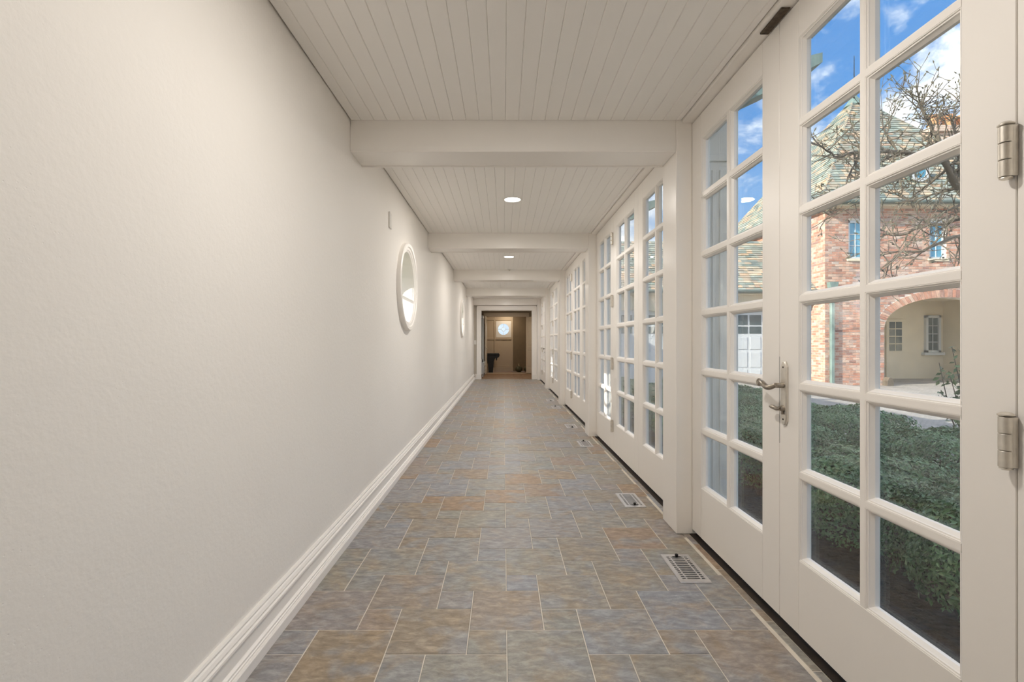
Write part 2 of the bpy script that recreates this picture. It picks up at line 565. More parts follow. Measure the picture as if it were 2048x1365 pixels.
# end wall with the wide cased opening
OX0, OX1, OZ = -0.71, 0.903, 2.18
mb = MB().box(XL, YE, -0.15, OX0, YE + 0.16, H + 0.2)
mb.box(OX1, YE, -0.15, 1.4, YE + 0.16, H + 0.2)
mb.box(OX0, YE, OZ, OX1, YE + 0.16, H + 0.2)
tag(mb.build('wall_end', GREIGE), 'greige end wall around the wide cased opening', 'wall', kind='structure')
casing = empty('trim_1', (0.1, YE, 0), 'wide white casing around the opening at the far end', 'trim', kind='structure')
for x0, x1, s in ((-0.845, OX0, 1), (OX1, 1.05, -1)):
    m_ = MB().cbox(x0, YE - 0.03, 0, x1, YE, OZ, 0.004)
    m_.cbox(x0 if s > 0 else x1 - 0.03, YE - 0.045, 0, x0 + 0.03 if s > 0 else x1, YE - 0.0305, OZ + 0.14, 0.004)
    m_.build('casing_upright', PAINT, casing)
    MB().cbox(x0 - 0.006, YE - 0.052, 0, x1 + 0.006, YE - 0.0005, 0.16, 0.004).build('plinth_block', PAINT, casing)
m_ = MB().cbox(-0.845, YE - 0.03, OZ, 1.05, YE, OZ + 0.14, 0.004)
m_.cbox(-0.845, YE - 0.045, OZ + 0.11, 1.05, YE - 0.0305, OZ + 0.14, 0.004)
m_.build('casing_head', PAINT, casing)
m_ = MB().box(OX0, YE, 0, OX0 + 0.012, YE + 0.16, OZ).box(OX1 - 0.012, YE, 0, OX1, YE + 0.16, OZ).box(OX0, YE, OZ - 0.012, OX1, YE + 0.16, OZ)
m_.build('jamb_lining', PAINT, casing)

# floor: grout bed with slate tiles in a pinwheel of 12 and 6 inch squares
UT = 0.1528
GAP = 0.0021
floor = MB().box(XL, YB, -0.15, 1.135, YE + 0.17, -0.0022).build('floor', GROUT)
tag(floor, 'multicoloured slate floor in a pinwheel of large and small squares', 'floor', kind='structure')
TX0, TY0 = -0.140, 1.939
XB = 1.098                                # joint of the border strip


def tile_mb(w, h, c=0.0025, d=0.01):
    m_ = MB()
    vs = [(0, 0, -d), (w, 0, -d), (w, h, -d), (0, h, -d), (0, 0, -c * 0.6), (w, 0, -c * 0.6), (w, h, -c * 0.6), (0, h, -c * 0.6),
          (c, c, 0), (w - c, c, 0), (w - c, h - c, 0), (c, h - c, 0)]
    fs = [(8, 9, 10, 11)]
    for i in range(4):
        j = (i + 1) % 4
        fs += [(i, j, j + 4, i + 4), (i + 4, j + 4, j + 8, i + 8)]
    return m_.add(vs, fs)


tiles = []
for i in range(-60, 90):
    for j in range(-60, 90):
        ox, oy = TX0 + (2 * i - j) * UT, TY0 + (i + 2 * j) * UT
        for (px, py, s) in ((ox, oy, 2 * UT), (ox + 2 * UT, oy, UT)):
            x0, x1 = max(px, XL), min(px + s, XB)
            y0, y1 = max(py, YB), min(py + s, YE + 0.16)
            if x1 - x0 < 0.02 or y1 - y0 < 0.02:
                continue
            tiles.append((x0, y0, x1, y1, abs(x1 - x0 - s) < 1e-6 and abs(y1 - y0 - s) < 1e-6, s))
yy = YB
k = 0
while yy < YE:                             # border strip along the door sills
    ln = (0.305, 0.152, 0.305, 0.457)[k % 4]
    tiles.append((XB, yy, 1.134, min(yy + ln, YE), False, 0))
    yy += ln
    k += 1
seen = sorted([t for t in tiles if t[3] > 1.62], key=lambda t: t[3])
single = set(seen[:300])
cache = {}
rest = MB()
for t in tiles:
    x0, y0, x1, y1, full, s = t
    w, h = x1 - x0 - 2 * GAP, y1 - y0 - 2 * GAP
    if t in single:
        if full:
            if s not in cache:
                cache[s] = tile_mb(w, h).mesh('floor_tile', TILEM)
            me = cache[s]
        else:
            me = tile_mb(w, h).mesh('floor_tile', TILEM)
        inst('floor_tile', me, floor, (x0 + GAP, y0 + GAP, R.uniform(-0.0006, 0.0006)))
    else:
        q = tile_mb(w, h)
        rest.add([(a + x0 + GAP, b_ + y0 + GAP, c_) for a, b_, c_ in q.v], q.f)
o = rest.build('distant_floor_tiles', TILEM, floor)
o['kind'] = 'stuff'

# dark door threshold
tag(MB().box(1.1345, POSTS[0], -0.1, 1.26, 14.99, 0.004).build('sill', SILL), 'dark weathered sill strip running beneath the glazed doors', 'sill', kind='structure')

# left baseboard
prof = [(0, 0), (0.045, 0), (0.045, 0.038), (0.042, 0.042), (0.034, 0.043), (0.036, 0.052), (0.032, 0.054), (0.032, 0.062), (0.024, 0.066),
        (0.022, 0.068), (0.022, 0.118), (0.026, 0.120), (0.030, 0.126), (0.029, 0.134), (0.022, 0.137), (0.024, 0.146), (0.018, 0.156), (0.013, 0.160),
        (0.014, 0.168), (0.010, 0.174), (0, 0.175)]
mb = MB().prism(prof, lambda u, w, t: (XL + u, t, w), YB, YE - 0.004)
tag(mb.build('baseboard_left', PAINT), 'tall white moulded baseboard along the plaster wall', 'baseboard', kind='structure')
mb = MB().prism(prof, lambda u, w, t: (t, YE - u, w), XL + 0.046, -0.853)
mb.prism(prof, lambda u, w, t: (t, YE - u, w), 1.057, 1.145)
tag(mb.build('baseboard_end', PAINT), 'short white baseboard pieces beside the end casing', 'baseboard', kind='structure')

# ceiling planks
ceil = MB().box(XL, YB, H + 0.045, 1.15, YE + 0.01, H + 0.0565).build('ceiling', DARK)
tag(ceil, 'white tongue-and-groove plank ceiling between the beams', 'ceiling', kind='structure')


def plank_mesh(w, ln):
    c = 0.0035
    return MB().prism([(0.0003, 0.02), (0.0003, c), (c, 0), (w - c, 0), (w - 0.0003, c), (w - 0.0003, 0.02)], lambda u, z, t: (u, t, z), 0, ln).mesh('ceiling_plank', CEILP)


bays = [(YB, POSTS[0])] + [(POSTS[i] + PD, POSTS[i + 1]) for i in range(5)]
xs = []
x = 0.012 - 12 * 0.08
while x < 1.085:
    xs.append((max(x, XL + 0.007), min(x + 0.08, 1.085)))
    x += 0.08
pc = {}
for (y0, y1) in bays:
    for (x0, x1) in xs:
        if x1 - x0 < 0.012:
            continue
        ly = [v for v in LY if y0 < v < y1]
        if ly and x0 < LX + LR and x1 > LX - LR:   # plank cut round the recessed lamp
            q = MB()
            b0, b1, l0 = y0 + 0.002, y1 - 0.002, ly[0]
            strip = lambda xa, xb, xc, xd, ya, yb: q.prism([(xa, ya), (xb, ya), (xd, yb), (xc, yb)], P_XYZ, H, H + 0.02)
            cc = 0.0035
            pf = [(x0 + 0.0003, 0.02), (x0 + 0.0003, cc), (x0 + cc, 0), (x1 - cc, 0), (x1 - 0.0003, cc), (x1 - 0.0003, 0.02)]
            q.prism(pf, lambda u, z, t: (u, t, H + z), b0, l0 - LR)
            q.prism(pf, lambda u, z, t: (u, t, H + z), l0 + LR, b1)
            for k_ in range(20):
                ya, yb = l0 - LR + 2 * LR * k_ / 20, l0 - LR + 2 * LR * (k_ + 1) / 20
                ca, cb = [math.sqrt(max(0, LR * LR - (v - l0) ** 2)) for v in (ya, yb)]
                cm = min(ca, cb)
                if x0 < LX - cm:
                    strip(x0 + 0.0003, max(x0 + 0.0003, min(x1 - 0.0003, LX - ca)), x0 + 0.0003, max(x0 + 0.0003, min(x1 - 0.0003, LX - cb)), ya, yb)
                if x1 > LX + cm:
                    strip(min(x1 - 0.0003, max(x0 + 0.0003, LX + ca)), x1 - 0.0003, min(x1 - 0.0003, max(x0 + 0.0003, LX + cb)), x1 - 0.0003, ya, yb)
            q.build('ceiling_plank', CEILP, ceil, org=(x0, b0, H))
            continue
        key = (round(x1 - x0, 4), round(y1 - y0, 4))
        if key not in pc:
            pc[key] = plank_mesh(x1 - x0, y1 - y0 - 0.004)
        inst('ceiling_plank', pc[key], ceil, (x0, y0 + 0.002, H))

# posts, beams and head trims
ORD = ['zeroth', 'first', 'second', 'third', 'fourth', 'last']
for i, y in enumerate(POSTS):
    nm = ORD[i]
    y2 = min(y + PD, YE - 0.001)
    bl = 'white boxed beam on the %s post from the camera' % nm if i not in (0, 5) else ('white boxed beam behind the camera' if i == 0 else 'white boxed beam against the end wall above the casing')
    mb = MB().cbox(XL, y, BEAM_Z, 1.0525, y2, H + 0.02, 0.003)
    mb.cbox(XL, y2 - 0.012, BEAM_Z - 0.006, 1.0525, y2 + 0.004 if i < 5 else y2, BEAM_Z + 0.001, 0.001)
    tag(mb.build('ceiling_beam', BEAMP), bl, 'beam', 'ceiling beams', 'structure')
    pl = 'white square post against the doors, %s from the camera' % nm if i not in (0, 5) else ('white square post behind the camera' if i == 0 else 'white square post in the far corner by the casing')
    mb = MB().cbox(1.053, y, 0, 1.1495, y2, H + 0.02, 0.004)
    mb.box(1.1495, y + 0.001, 0.004, 1.20, y2 - 0.001, H)
    tag(mb.build('column', BEAMP), pl, 'post', 'white posts along the doors', 'structure')
BAYTXT = ['before the first post', 'between the first and second posts', 'between the second and third posts', 'between the third and fourth posts', 'beyond the fourth post']
BAYS = [(POSTS[i] + PD, POSTS[i + 1]) for i in range(5)]
for i, (y0, y1) in enumerate(BAYS):
    h = MB().cbox(1.089, y0, 2.508, 1.235, y1, H + 0.021, 0.002).build('trim_%d' % (i + 2), PAINT)
    tag(h, 'white head trim over the glazed doors ' + BAYTXT[i], 'trim', 'head trims over the doors', 'structure')
    if i == 0:
        p = MB().cbox(1.108, 1.90, 2.500, 1.146, 2.06, 2.5079, 0.002).build('strike_plate', RUST, h)
        p['label'] = 'rusty brown strike plate'

# ------------------------------------------------------------------ glazed doors
DW = 0.9155
ST = 0.129
MU = 0.020
PW = (DW - 2 * ST - MU) / 2
Z0, PITCH = 0.31, 0.343
PH = PITCH - MU
DT = 0.050
GX = 0.034


def leaf_meshes(W):
    pw = (W - 2 * ST - MU) / 2
    g = 0.0012
    d = {}
    d['stile'] = MB().cbox(0, 0, 0, DT, ST - g, 2.472, 0.0015).mesh('stile', PAINT)
    d['brail'] = MB().cbox(0, 0, 0, DT, W - 2 * ST, Z0 + MU / 2 - 0.03, 0.0008).mesh('bottom_rail', PAINT)
    d['trail'] = MB().cbox(0, 0, 0, DT, W - 2 * ST, 2.502 - (Z0 + 6 * PITCH - MU / 2), 0.0008).mesh('top_rail', PAINT)
    d['vm'] = MB().box(0.001, 0, 0, DT - 0.001, MU, 6 * PITCH - MU).mesh('vertical_muntin', PAINT)
    d['hm'] = MB().box(0.001, 0, 0, DT - 0.001, pw, MU).mesh('muntin', PAINT)
    b_ = MB()
    loops = [(0, 0.002), (0.003, 0.002), (0.0045, 0.0055), (0.008, 0.006), (0.0095, 0.010), (0.014, 0.016), (0.017, 0.020), (0.017, GX - 0.002)]
    vs = []
    for ins, dep in loops:
        vs += [(dep, ins, ins), (dep, pw - ins, ins), (dep, pw - ins, PH - ins), (dep, ins, PH - ins)]
    fs = []
    for a in range(len(loops) - 1):
        for q in range(4):
            fs.append((a * 4 + q, a * 4 + (q + 1) % 4, a * 4 + 4 + (q + 1) % 4, a * 4 + 4 + q))
    b_.add(vs, fs)
    d['bead'] = b_.mesh('glazing_bead', PAINT)
    d['pane'] = MB().box(GX, 0.002, 0.002, GX + 0.006, pw - 0.002, PH - 0.002).mesh('pane', GLASS)
    d['pw'] = pw
    return d


LM = leaf_meshes(DW)

# hinge: three knuckles, two plates, finial; hinge pin axis at the seam, local y = 0
hb = MB()
for z0, z1 in ((-0.057, -0.020), (-0.0185, 0.0185), (0.020, 0.057)):
    hb.lathe([(0.0125, z0), (0.0135, z0 + 0.001), (0.0135, z1 - 0.001), (0.0125, z1)], lambda a, b_, h: (-0.016 + a, 0.006 + b_, h), 20)
hb.cbox(-0.018, -0.007, -0.057, -0.0005, -0.003, 0.057, 0.001)
hb.cbox(-0.014, 0.006, -0.0185, -0.0005, 0.009, 0.0185, 0.0008)
HINGE = hb.mesh('hinge', NICKEL, smooth=40)
tipb = MB()
tipb.lathe([(0.011, 0.0575), (0.015, 0.060), (0.015, 0.0625), (0.009, 0.067), (0.0, 0.068)], lambda a, b_, h: (-0.016 + a, 0.006 + b_, h), 20)
tipb.lathe([(0.0, -0.064), (0.008, -0.063), (0.012, -0.0605), (0.011, -0.0575)], lambda a, b_, h: (-0.016 + a, 0.006 + b_, h), 20)
HTIP = tipb.mesh('hinge_pin', NICKEL, smooth=40)

# handle: escutcheon with clipped corners, scrolled lever, thumb turn. local origin on the door face, y = away from the camera
eb = MB()
hw, hh_ = 0.020, 0.130
poly = [(-hw, -hh_ + 0.022), (-0.008, -hh_), (0.008, -hh_), (hw, -hh_ + 0.022), (hw, hh_ - 0.022), (0.008, hh_), (-0.008, hh_), (-hw, hh_ - 0.022)]
eb.prism(poly, lambda u, w, t: (t, u, w), 0, -0.006)
inner = [(u * 0.82, w * 0.975) for u, w in poly]
vs = [(-0.006, u, w) for u, w in poly] + [(-0.0105, u, w) for u, w in inner]
eb.add(vs, [tuple(range(8, 16))] + [(i, (i + 1) % 8, 8 + (i + 1) % 8, 8 + i) for i in range(8)])
ESC = eb.mesh('escutcheon', NICKEL, smooth=25)
lb = MB()
lb.tube([(-0.010, 0, 0.032), (-0.030, 0, 0.032), (-0.044, 0.002, 0.032)], [0.011, 0.010, 0.010], 14)
path, rad = [], []
for k in range(25):
    t = k / 24
    path.append((-0.046 - 0.010 * math.sin(t * math.pi), -0.012 + t * 0.125, 0.032 + 0.009 * math.sin(t * 2 * math.pi + 2.6) - 0.002))
    rad.append(0.0085 + 0.003 * math.sin(t * math.pi))
lb.tube(path, rad, 12)
scroll = []
for k in range(22):
    a = k / 21 * 2.6 * math.pi
    rr = 0.0125 * (1 - 0.72 * k / 21)
    scroll.append((-0.047, 0.113 + rr * math.sin(a), 0.026 + 0.012 - rr * math.cos(a)))
lb.tube(scroll, [0.0075 * (1 - 0.5 * k / 21) for k in range(22)], 10)
LEVER = lb.mesh('lever', PEWTER, smooth=60)
tb = MB()
tb.lathe([(0.012, -0.0105), (0.012, -0.020), (0.010, -0.026)], lambda a, b_, h: (h, a, b_ - 0.062), 16)
tb.tube([(-0.026, -0.006, -0.062), (-0.030, 0.012, -0.064), (-0.031, 0.040, -0.060), (-0.030, 0.058, -0.061)], [0.006, 0.0085, 0.0095, 0.006], 10)
tb.box(-0.018, -0.004, -0.086, -0.009, 0.004, -0.07)
TURN = tb.mesh('thumb_turn', PEWTER, smooth=50)
sb = MB()
for z in (0.106, -0.106):
    sb.lathe([(0.0, -0.0125), (0.003, -0.012), (0.0042, -0.0106)], lambda a, b_, h, z=z: (h, a, b_ + z), 12)
SCR = sb.mesh('screw', SILL)

POSN = ['nearest', 'middle', 'farthest']
dn = 0
for bi, (y0, y1) in enumerate(BAYS):
    W = (y1 - y0) / 3
    if bi == 0 or bi == 4:
        meshes = leaf_meshes(W - 0.003)
    else:
        meshes = leaf_meshes(W - 0.003) if bi == 1 else meshes_std
    if bi == 1:
        meshes_std = meshes
    pw = meshes['pw']
    w = W - 0.003
    for li in range(3):
        dn += 1
        yy = y0 + li * W + 0.0015
        extra = ''
        d = empty('door_%d' % dn, (XR, yy, 0.03), 'white twelve-pane glazed door leaf, %s of three %s' % (POSN[li], BAYTXT[bi]), 'door', 'glazed doors along the gallery', 'structure')
        zb = -0.03
        inst('stile', meshes['stile'], d, (0, 0, 0))
        inst('stile', meshes['stile'], d, (0, w - ST + 0.0012, 0))
        inst('bottom_rail', meshes['brail'], d, (0, ST, 0))
        inst('top_rail', meshes['trail'], d, (0, ST, Z0 + 6 * PITCH - MU / 2 + zb))
        inst('vertical_muntin', meshes['vm'], d, (0, ST + pw, Z0 + MU / 2 + zb))
        for r in range(6):
            zz = Z0 + r * PITCH + MU / 2 + zb
            for c in range(2):
                yc = ST + c * (pw + MU)
                inst('pane', meshes['pane'], d, (0, yc, zz))
                inst('glazing_bead', meshes['bead'], d, (0, yc, zz))
                if r:
                    inst('muntin', meshes['hm'], d, (0, yc, zz - MU))
        # hinges sit on the seam at the near edge of this leaf
        if (bi == 0 and li == 1) or (bi > 0 and li == 2):
            for hz in (0.29, 0.945, 1.60, 2.255):
                hg = inst('hinge', HINGE, d, (0, 0, hz - 0.03))
                inst('hinge_pin', HTIP, hg)
        if (bi == 0 and li == 1) or (bi == 4 and li == 0):
            hd = inst('door_handle', ESC, d, (0, w - 0.042, 0.962 - 0.03))
            hd['label'] = 'nickel lever handle on a long clipped-corner plate'
            inst('lever', LEVER, hd)
            inst('thumb_turn', TURN, hd)
            inst('screw', SCR, hd)
            inst('lock_edge', MB().box(0.0005, 0.0002, 0, 0.04, 0.0024, 0.36).mesh('lock_edge', SILL), d, (0, w, 0.72))

# ------------------------------------------------------------------ round windows in the plaster wall
for i, yc in enumerate(ROUNDS):
    wn = empty('window_%d' % (i + 1), (XL, yc, RZ - RR - 0.1), 'round white-framed window %s' % ('nearest, beside the small wall plate' if i == 0 else 'farther along, close to the end of the plaster wall'), 'window', 'round windows in the plaster wall', 'structure')
    PR = lambda a, b_, h, yc=yc: (XL + h, yc + a, RZ + b_)
    pr = [(RR - 0.004, 0.0), (RR - 0.004, 0.014), (RR + 0.004, 0.020), (RR + 0.012, 0.020), (RR + 0.016, 0.026), (RR + 0.040, 0.030), (RR + 0.046, 0.038), (RR + 0.075, 0.040), (RR + 0.082, 0.034), (RR + 0.083, 0.0)]
    MB().lathe(pr, PR, 72, closed=True).build('frame', PAINT, wn, smooth=35)
    MB().lathe([(RR, 0.0), (RR - 0.006, 0.0), (RR - 0.006, -WT), (RR, -WT)], PR, 72, closed=True).build('reveal_lining', PAINT, wn, smooth=40)
    sa = MB().lathe([(RR - 0.006, -WT + 0.05), (RR - 0.045, -WT + 0.05), (RR - 0.045, -WT + 0.005), (RR - 0.006, -WT + 0.005)], PR, 72, closed=True).build('sash', PAINT, wn, smooth=40)
    m_ = MB().lathe([(0.105, -WT + 0.045), (0.085, -WT + 0.045), (0.085, -WT + 0.012), (0.105, -WT + 0.012)], PR, 40, closed=True)
    m_.build('muntin_ring', PAINT, sa, smooth=40)
    for dy, dz in ((1, 0), (-1, 0), (0, 1), (0, -1)):
        q = MB()
        r0, r1 = 0.10, RR - 0.04
        lo = (min(dy * r0, dy * r1), min(dz * r0, dz * r1))
        hi = (max(dy * r0, dy * r1), max(dz * r0, dz * r1))
        q.box(XL - WT + 0.012, yc + lo[0] - (0.009 if dz else 0), RZ + lo[1] - (0.009 if dy else 0), XL - WT + 0.044, yc + hi[0] + (0.009 if dz else 0), RZ + hi[1] + (0.009 if dy else 0))
        q.build('muntin', PAINT, sa)
    MB().lathe([(0.0, -WT + 0.030), (RR - 0.04, -WT + 0.030), (RR - 0.04, -WT + 0.025), (0.0, -WT + 0.025)], PR, 48).build('pane', GLASS, wn)

# wall plates
m_ = empty('wall_plate', (XL, 3.91, 2.10), 'small blank white plate high on the plaster wall above the round window', 'wall plate')
MB().cbox(XL, 3.872, 2.105, XL + 0.012, 3.948, 2.235, 0.003).build('plate', PLASTIC, m_)
MB().lathe([(0.004, 0.012), (0.003, 0.0135), (0, 0.014)], lambda a, b_, h: (XL + h, 3.91 + a, 2.215 + b_), 12).build('screw', NICKEL, m_)
m_ = empty('light_switch', (-0.89, YE, 1.10), 'white switch plate beside the end casing', 'switch')
MB().cbox(-0.925, YE - 0.008, 1.10, -0.857, YE, 1.235, 0.002).build('plate', PLASTIC, m_)
MB().cbox(-0.900, YE - 0.013, 1.14, -0.882, YE - 0.008, 1.195, 0.001).build('rocker', PLASTIC, m_)

# recessed ceiling lamps
def lamp_light(parent, r, dz, radiance, col):
    ld = bpy.data.lights.new('lamp_light', 'AREA')
    ld.shape = 'DISK'
    ld.size = 2 * r
    ld.energy = radiance * math.pi * math.pi * r * r
    ld.color = col
    lo = bpy.data.objects.new('lamp_light', ld)
    C.objects.link(lo)
    lo.parent = parent
    lo.location = (0, 0, dz)
    return lo


LT = ['above the camera', 'nearest in view between the first two beams', 'between the second and third beams', 'hidden past the third beam', 'hidden past the fourth beam']
for y, txt in zip(LY, LT):
    l = empty('recessed_lamp', (0.085, y, H - 0.004), 'round recessed ceiling lamp ' + txt, 'lamp', 'recessed ceiling lamps')
    PR = lambda a, b_, h, y=y: (0.085 + a, y + b_, H + h)
    MB().lathe([(0.0765, 0.034), (0.0745, 0.034), (0.0745, 0.004), (0.0755, -0.0015), (0.083, -0.004), (0.093, -0.003), (0.095, -0.0005), (0.0765, -0.0005)], PR, 48, closed=True).build('trim_ring', PLASTIC, l, smooth=40)
    MB().lathe([(0.0, -0.003), (0.0742, 0.002), (0.0742, 0.006), (0.0, 0.006)], PR, 48).build('lens', LENSM, l)
    lamp_light(l, 0.0745, -0.0045 + 0.004, LAMP_STRENGTH, (1.0, 0.94, 0.87))
m_ = empty('sprinkler_head', (0.11, 8.80, H - 0.03), 'small white sprinkler head beside the third beam', 'sprinkler')
PR = lambda a, b_, h: (0.11 + a, 8.80 + b_, H + h)
MB().lathe([(0.035, 0.0), (0.035, -0.006), (0.02, -0.012), (0.012, -0.014), (0.0, -0.014)], PR, 24).build('escutcheon', PLASTIC, m_, smooth=40)
MB().lathe([(0.008, -0.014), (0.008, -0.03), (0.02, -0.031), (0.02, -0.033), (0.0, -0.034)], PR, 20).build('deflector', NICKEL, m_, smooth=40)

# floor registers
vb_ = MB()
VX, VY, VT = 0.152, 0.304, 0.006
slots = []
for k in range(13):
    yy = 0.030 + k * 0.0193
    slots += [(0.020, yy, 0.036, yy + 0.0105), (0.044, yy, 0.108, yy + 0.0105), (0.116, yy, 0.132, yy + 0.0105)]
xsb = [0, 0.020, 0.036, 0.044, 0.108, 0.116, 0.132, VX]
ysb = [0] + [v_ for k in range(13) for v_ in (0.030 + k * 0.0193, 0.0405 + k * 0.0193)] + [VY]
hole = lambda cx_, cy_: any(a <= cx_ <= c_ and b_ <= cy_ <= d_ for a, b_, c_, d_ in slots)
for a in range(len(xsb) - 1):
    for b_ in range(len(ysb) - 1):
        if hole((xsb[a] + xsb[a + 1]) / 2, (ysb[b_] + ysb[b_ + 1]) / 2):
            continue
        e0, e1 = (0.003 if a == 0 else 0), (0.003 if a == len(xsb) - 2 else 0)
        g0, g1 = (0.003 if b_ == 0 else 0), (0.003 if b_ == len(ysb) - 2 else 0)
        x0, x1, y0, y1 = xsb[a], xsb[a + 1], ysb[b_], ysb[b_ + 1]
        vb_.add([(x0, y0, 0.0006), (x1, y0, 0.0006), (x1, y1, 0.0006), (x0, y1, 0.0006),
                 (x0 + e0, y0 + g0, VT), (x1 - e1, y0 + g0, VT), (x1 - e1, y1 - g1, VT), (x0 + e0, y1 - g1, VT)],
                [(4, 5, 6, 7), (0, 1, 5, 4), (1, 2, 6, 5), (2, 3, 7, 6), (3, 0, 4, 7)])
VFACE = vb_.mesh('grille', VENTM)
VBACK = MB().box(0.004, 0.004, 0.0007, VX - 0.004, VY - 0.004, 0.0012).mesh('duct_shade_sheet', BLACK)  # flat black sheet, stands in for the shade down in the duct
kb = MB().lathe([(0.006, 0.003), (0.006, 0.010), (0.009, 0.012), (0.009, 0.020), (0.006, 0.023), (0, 0.024)], lambda a, b_, h: (a, b_, h), 14)
kb.box(-0.022, -0.003, 0.0062, 0.022, 0.003, 0.0085)
VKNOB = kb.mesh('damper_lever', BLACK, smooth=40)
VY_ = [(2.311, 1, 'nearest, in front of the first post'), (3.37, 0, 'just past the first post'), (5.32, 1, 'just before the second post'), (6.46, 0, 'just past the second post'),
       (8.36, 1, 'just before the third post'), (9.40, 0, 'just past the third post')]
for y, far, txt in VY_:
    v_ = empty('floor_register', (0.861, y, 0.0006), 'brushed metal slotted floor register ' + txt, 'floor vent', 'floor registers along the doors')
    inst('grille', VFACE, v_)
    inst('duct_shade_sheet', VBACK, v_)
    inst('damper_lever', VKNOB, v_, (0.076, 0.270 if far else 0.034, 0))

# ------------------------------------------------------------------ vestibule and far room
VX0, VX1 = XL, 1.75
Y2, Y3 = 17.90, 19.20
tag(MB().box(VX0, YE + 0.17, -0.15, VX1, Y2 + 0.14, -0.002).build('floor_vestibule', WOODF), 'warm brown vestibule floor beyond the casing', 'floor', kind='structure')
tag(MB().box(VX0, Y2 + 0.14, -0.15, VX1, Y3, -0.004).build('floor_far', WOODF), 'brown floor of the far room', 'floor', kind='structure')
tag(MB().box(VX0, YE + 0.16, 2.42, VX1, Y3 + 0.2, 2.55).build('ceiling_vestibule', TANWALL), 'plain ceiling over the vestibule and far room', 'ceiling', kind='structure')
tag(MB().box(VX1, YE, -0.15, VX1 + 0.2, Y3 + 0.2, 2.55).build('wall_vestibule', TANWALL), 'tan side wall of the vestibule', 'wall', kind='structure')
tag(MB().box(VX0 + 0.0005, YE + 0.161, 0, VX0 + 0.02, Y3, 2.42).build('wall_vestibule_left', TANWALL), 'tan wall behind the white hutch', 'wall', kind='structure')
mb = MB().box(VX0, Y2, 0, -0.66, Y2 + 0.14, 2.42).box(0.86, Y2, 0, VX1, Y2 + 0.14, 2.42).box(-0.66, Y2, 2.13, 0.86, Y2 + 0.14, 2.42)
tag(mb.build('wall_far_doorway', TANWALL), 'tan wall around the far double doorway', 'wall', kind='structure')
m_ = empty('trim_7', (0.1, Y2, 0), 'cream casing around the far double doorway', 'trim', kind='structure')
MB().cbox(-0.75, Y2 - 0.025, 0, -0.655, Y2, 2.13, 0.004).build('casing_upright', LEAFP, m_)
MB().cbox(0.855, Y2 - 0.025, 0, 0.955, Y2, 2.13, 0.004).build('casing_upright', LEAFP, m_)
MB().cbox(-0.75, Y2 - 0.028, 2.13, 0.955, Y2, 2.27, 0.004).build('casing_head', LEAFP, m_)
tag(MB().cbox(-0.655, Y2 - 0.02, -0.002, 0.855, Y2 + 0.14, 0.016, 0.004).build('sill_far', LEAFP), 'pale raised sill of the far doorway', 'sill', kind='structure')


def panel_leaf(name, label, hinge, ang, handle):
    """two-panel leaf, local x along its width from the hinge, y = thickness"""
    d = empty(name, (hinge[0], hinge[1], 0.02), label, 'door', None, 'structure')
    d.rotation_euler = (0, 0, ang)
    Wd, Hd, t = 0.76, 2.09, 0.042
    fb = MB()
    for x0, x1, z0, z1 in ((0, 0.11, 0, Hd), (Wd - 0.11, Wd, 0, Hd), (0.11, Wd - 0.11, 0, 0.20), (0.11, Wd - 0.11, 0.86, 1.0), (0.11, Wd - 0.11, Hd - 0.11, Hd)):
        fb.cbox(x0, -t / 2, z0, x1, t / 2, z1, 0.003)
    inst('leaf_frame', fb.mesh('leaf_frame', LEAFP), d)
    for z0, z1 in ((0.20, 0.86), (1.0, Hd - 0.11)):
        pb = MB().box(0.11, -0.010, z0, Wd - 0.11, 0.010, z1)
        pb.cbox(0.15, -0.017, z0 + 0.04, Wd - 0.15, 0.017, z1 - 0.04, 0.006)
        inst('panel', pb.mesh('panel', LEAFP), d)
    if handle:
        kb_ = MB()
        for s in (-1, 1):
            kb_.lathe([(0.022, 0.021 * s), (0.022, 0.026 * s), (0.009, 0.030 * s), (0.009, 0.045 * s), (0.024, 0.055 * s), (0.024, 0.066 * s), (0, 0.074 * s)], lambda a, b_, h: (Wd - 0.06 + a, h, 0.92 + b_), 16)
        inst('knob', kb_.mesh('knob', NICKEL, smooth=40), d)
    return d


panel_leaf('door_16', 'cream door leaf standing open edge-on at the far doorway, beside the hutch', (-0.635, 17.87), math.radians(-91), True)
panel_leaf('door_17', 'cream two-panel door leaf swung open at the far doorway by the gourds', (0.862, 17.86), math.radians(-62), False)

# far wall: panelled, with a round window
HX, HZ, HR = 0.0, 1.694, 0.246
mb = ring_wall(MB(), lambda u, z, t: (u, t, z), VX0, 0.385, 0, 2.42, [(HX, HZ, HR)], Y3, Y3 + 0.15, 40)
fw = mb.build('wall_far', PANELP)
tag(fw, 'beige panelled far wall with a round window', 'wall', kind='structure')
for (x0, x1, z0, z1) in ((-0.93, -0.70, 0.16, 2.40), (-0.385, -0.325, 0.16, 2.40), (0.315, 0.385, 0.16, 2.40), (-0.70, -0.385, 2.05, 2.40), (-0.325, 0.315, 2.05, 2.40),
                         (-0.70, -0.385, 1.27, 1.36), (-0.325, 0.315, 1.27, 1.36), (-0.70, -0.385, 0.16, 0.24), (-0.325, 0.315, 0.16, 0.24)):
    MB().cbox(x0, Y3 - 0.022, z0, x1, Y3 - 0.0002, z1, 0.006).build('panel_rail', PANELP, fw)
MB().cbox(-0.93, Y3 - 0.03, 0, 0.385, Y3 - 0.0002, 0.16, 0.006).build('plinth', PANELP, fw)
tag(MB().box(0.385, Y3 - 0.004, 0, VX1, Y3 + 0.15, 2.42).build('wall_far_brown', BROWNWALL), 'dark brown wall behind the gourds', 'wall', kind='structure')
wn = empty('window_3', (HX, Y3, HZ - 0.3), 'round window with a centre ring and spokes in the panelled far wall', 'window', None, 'structure')
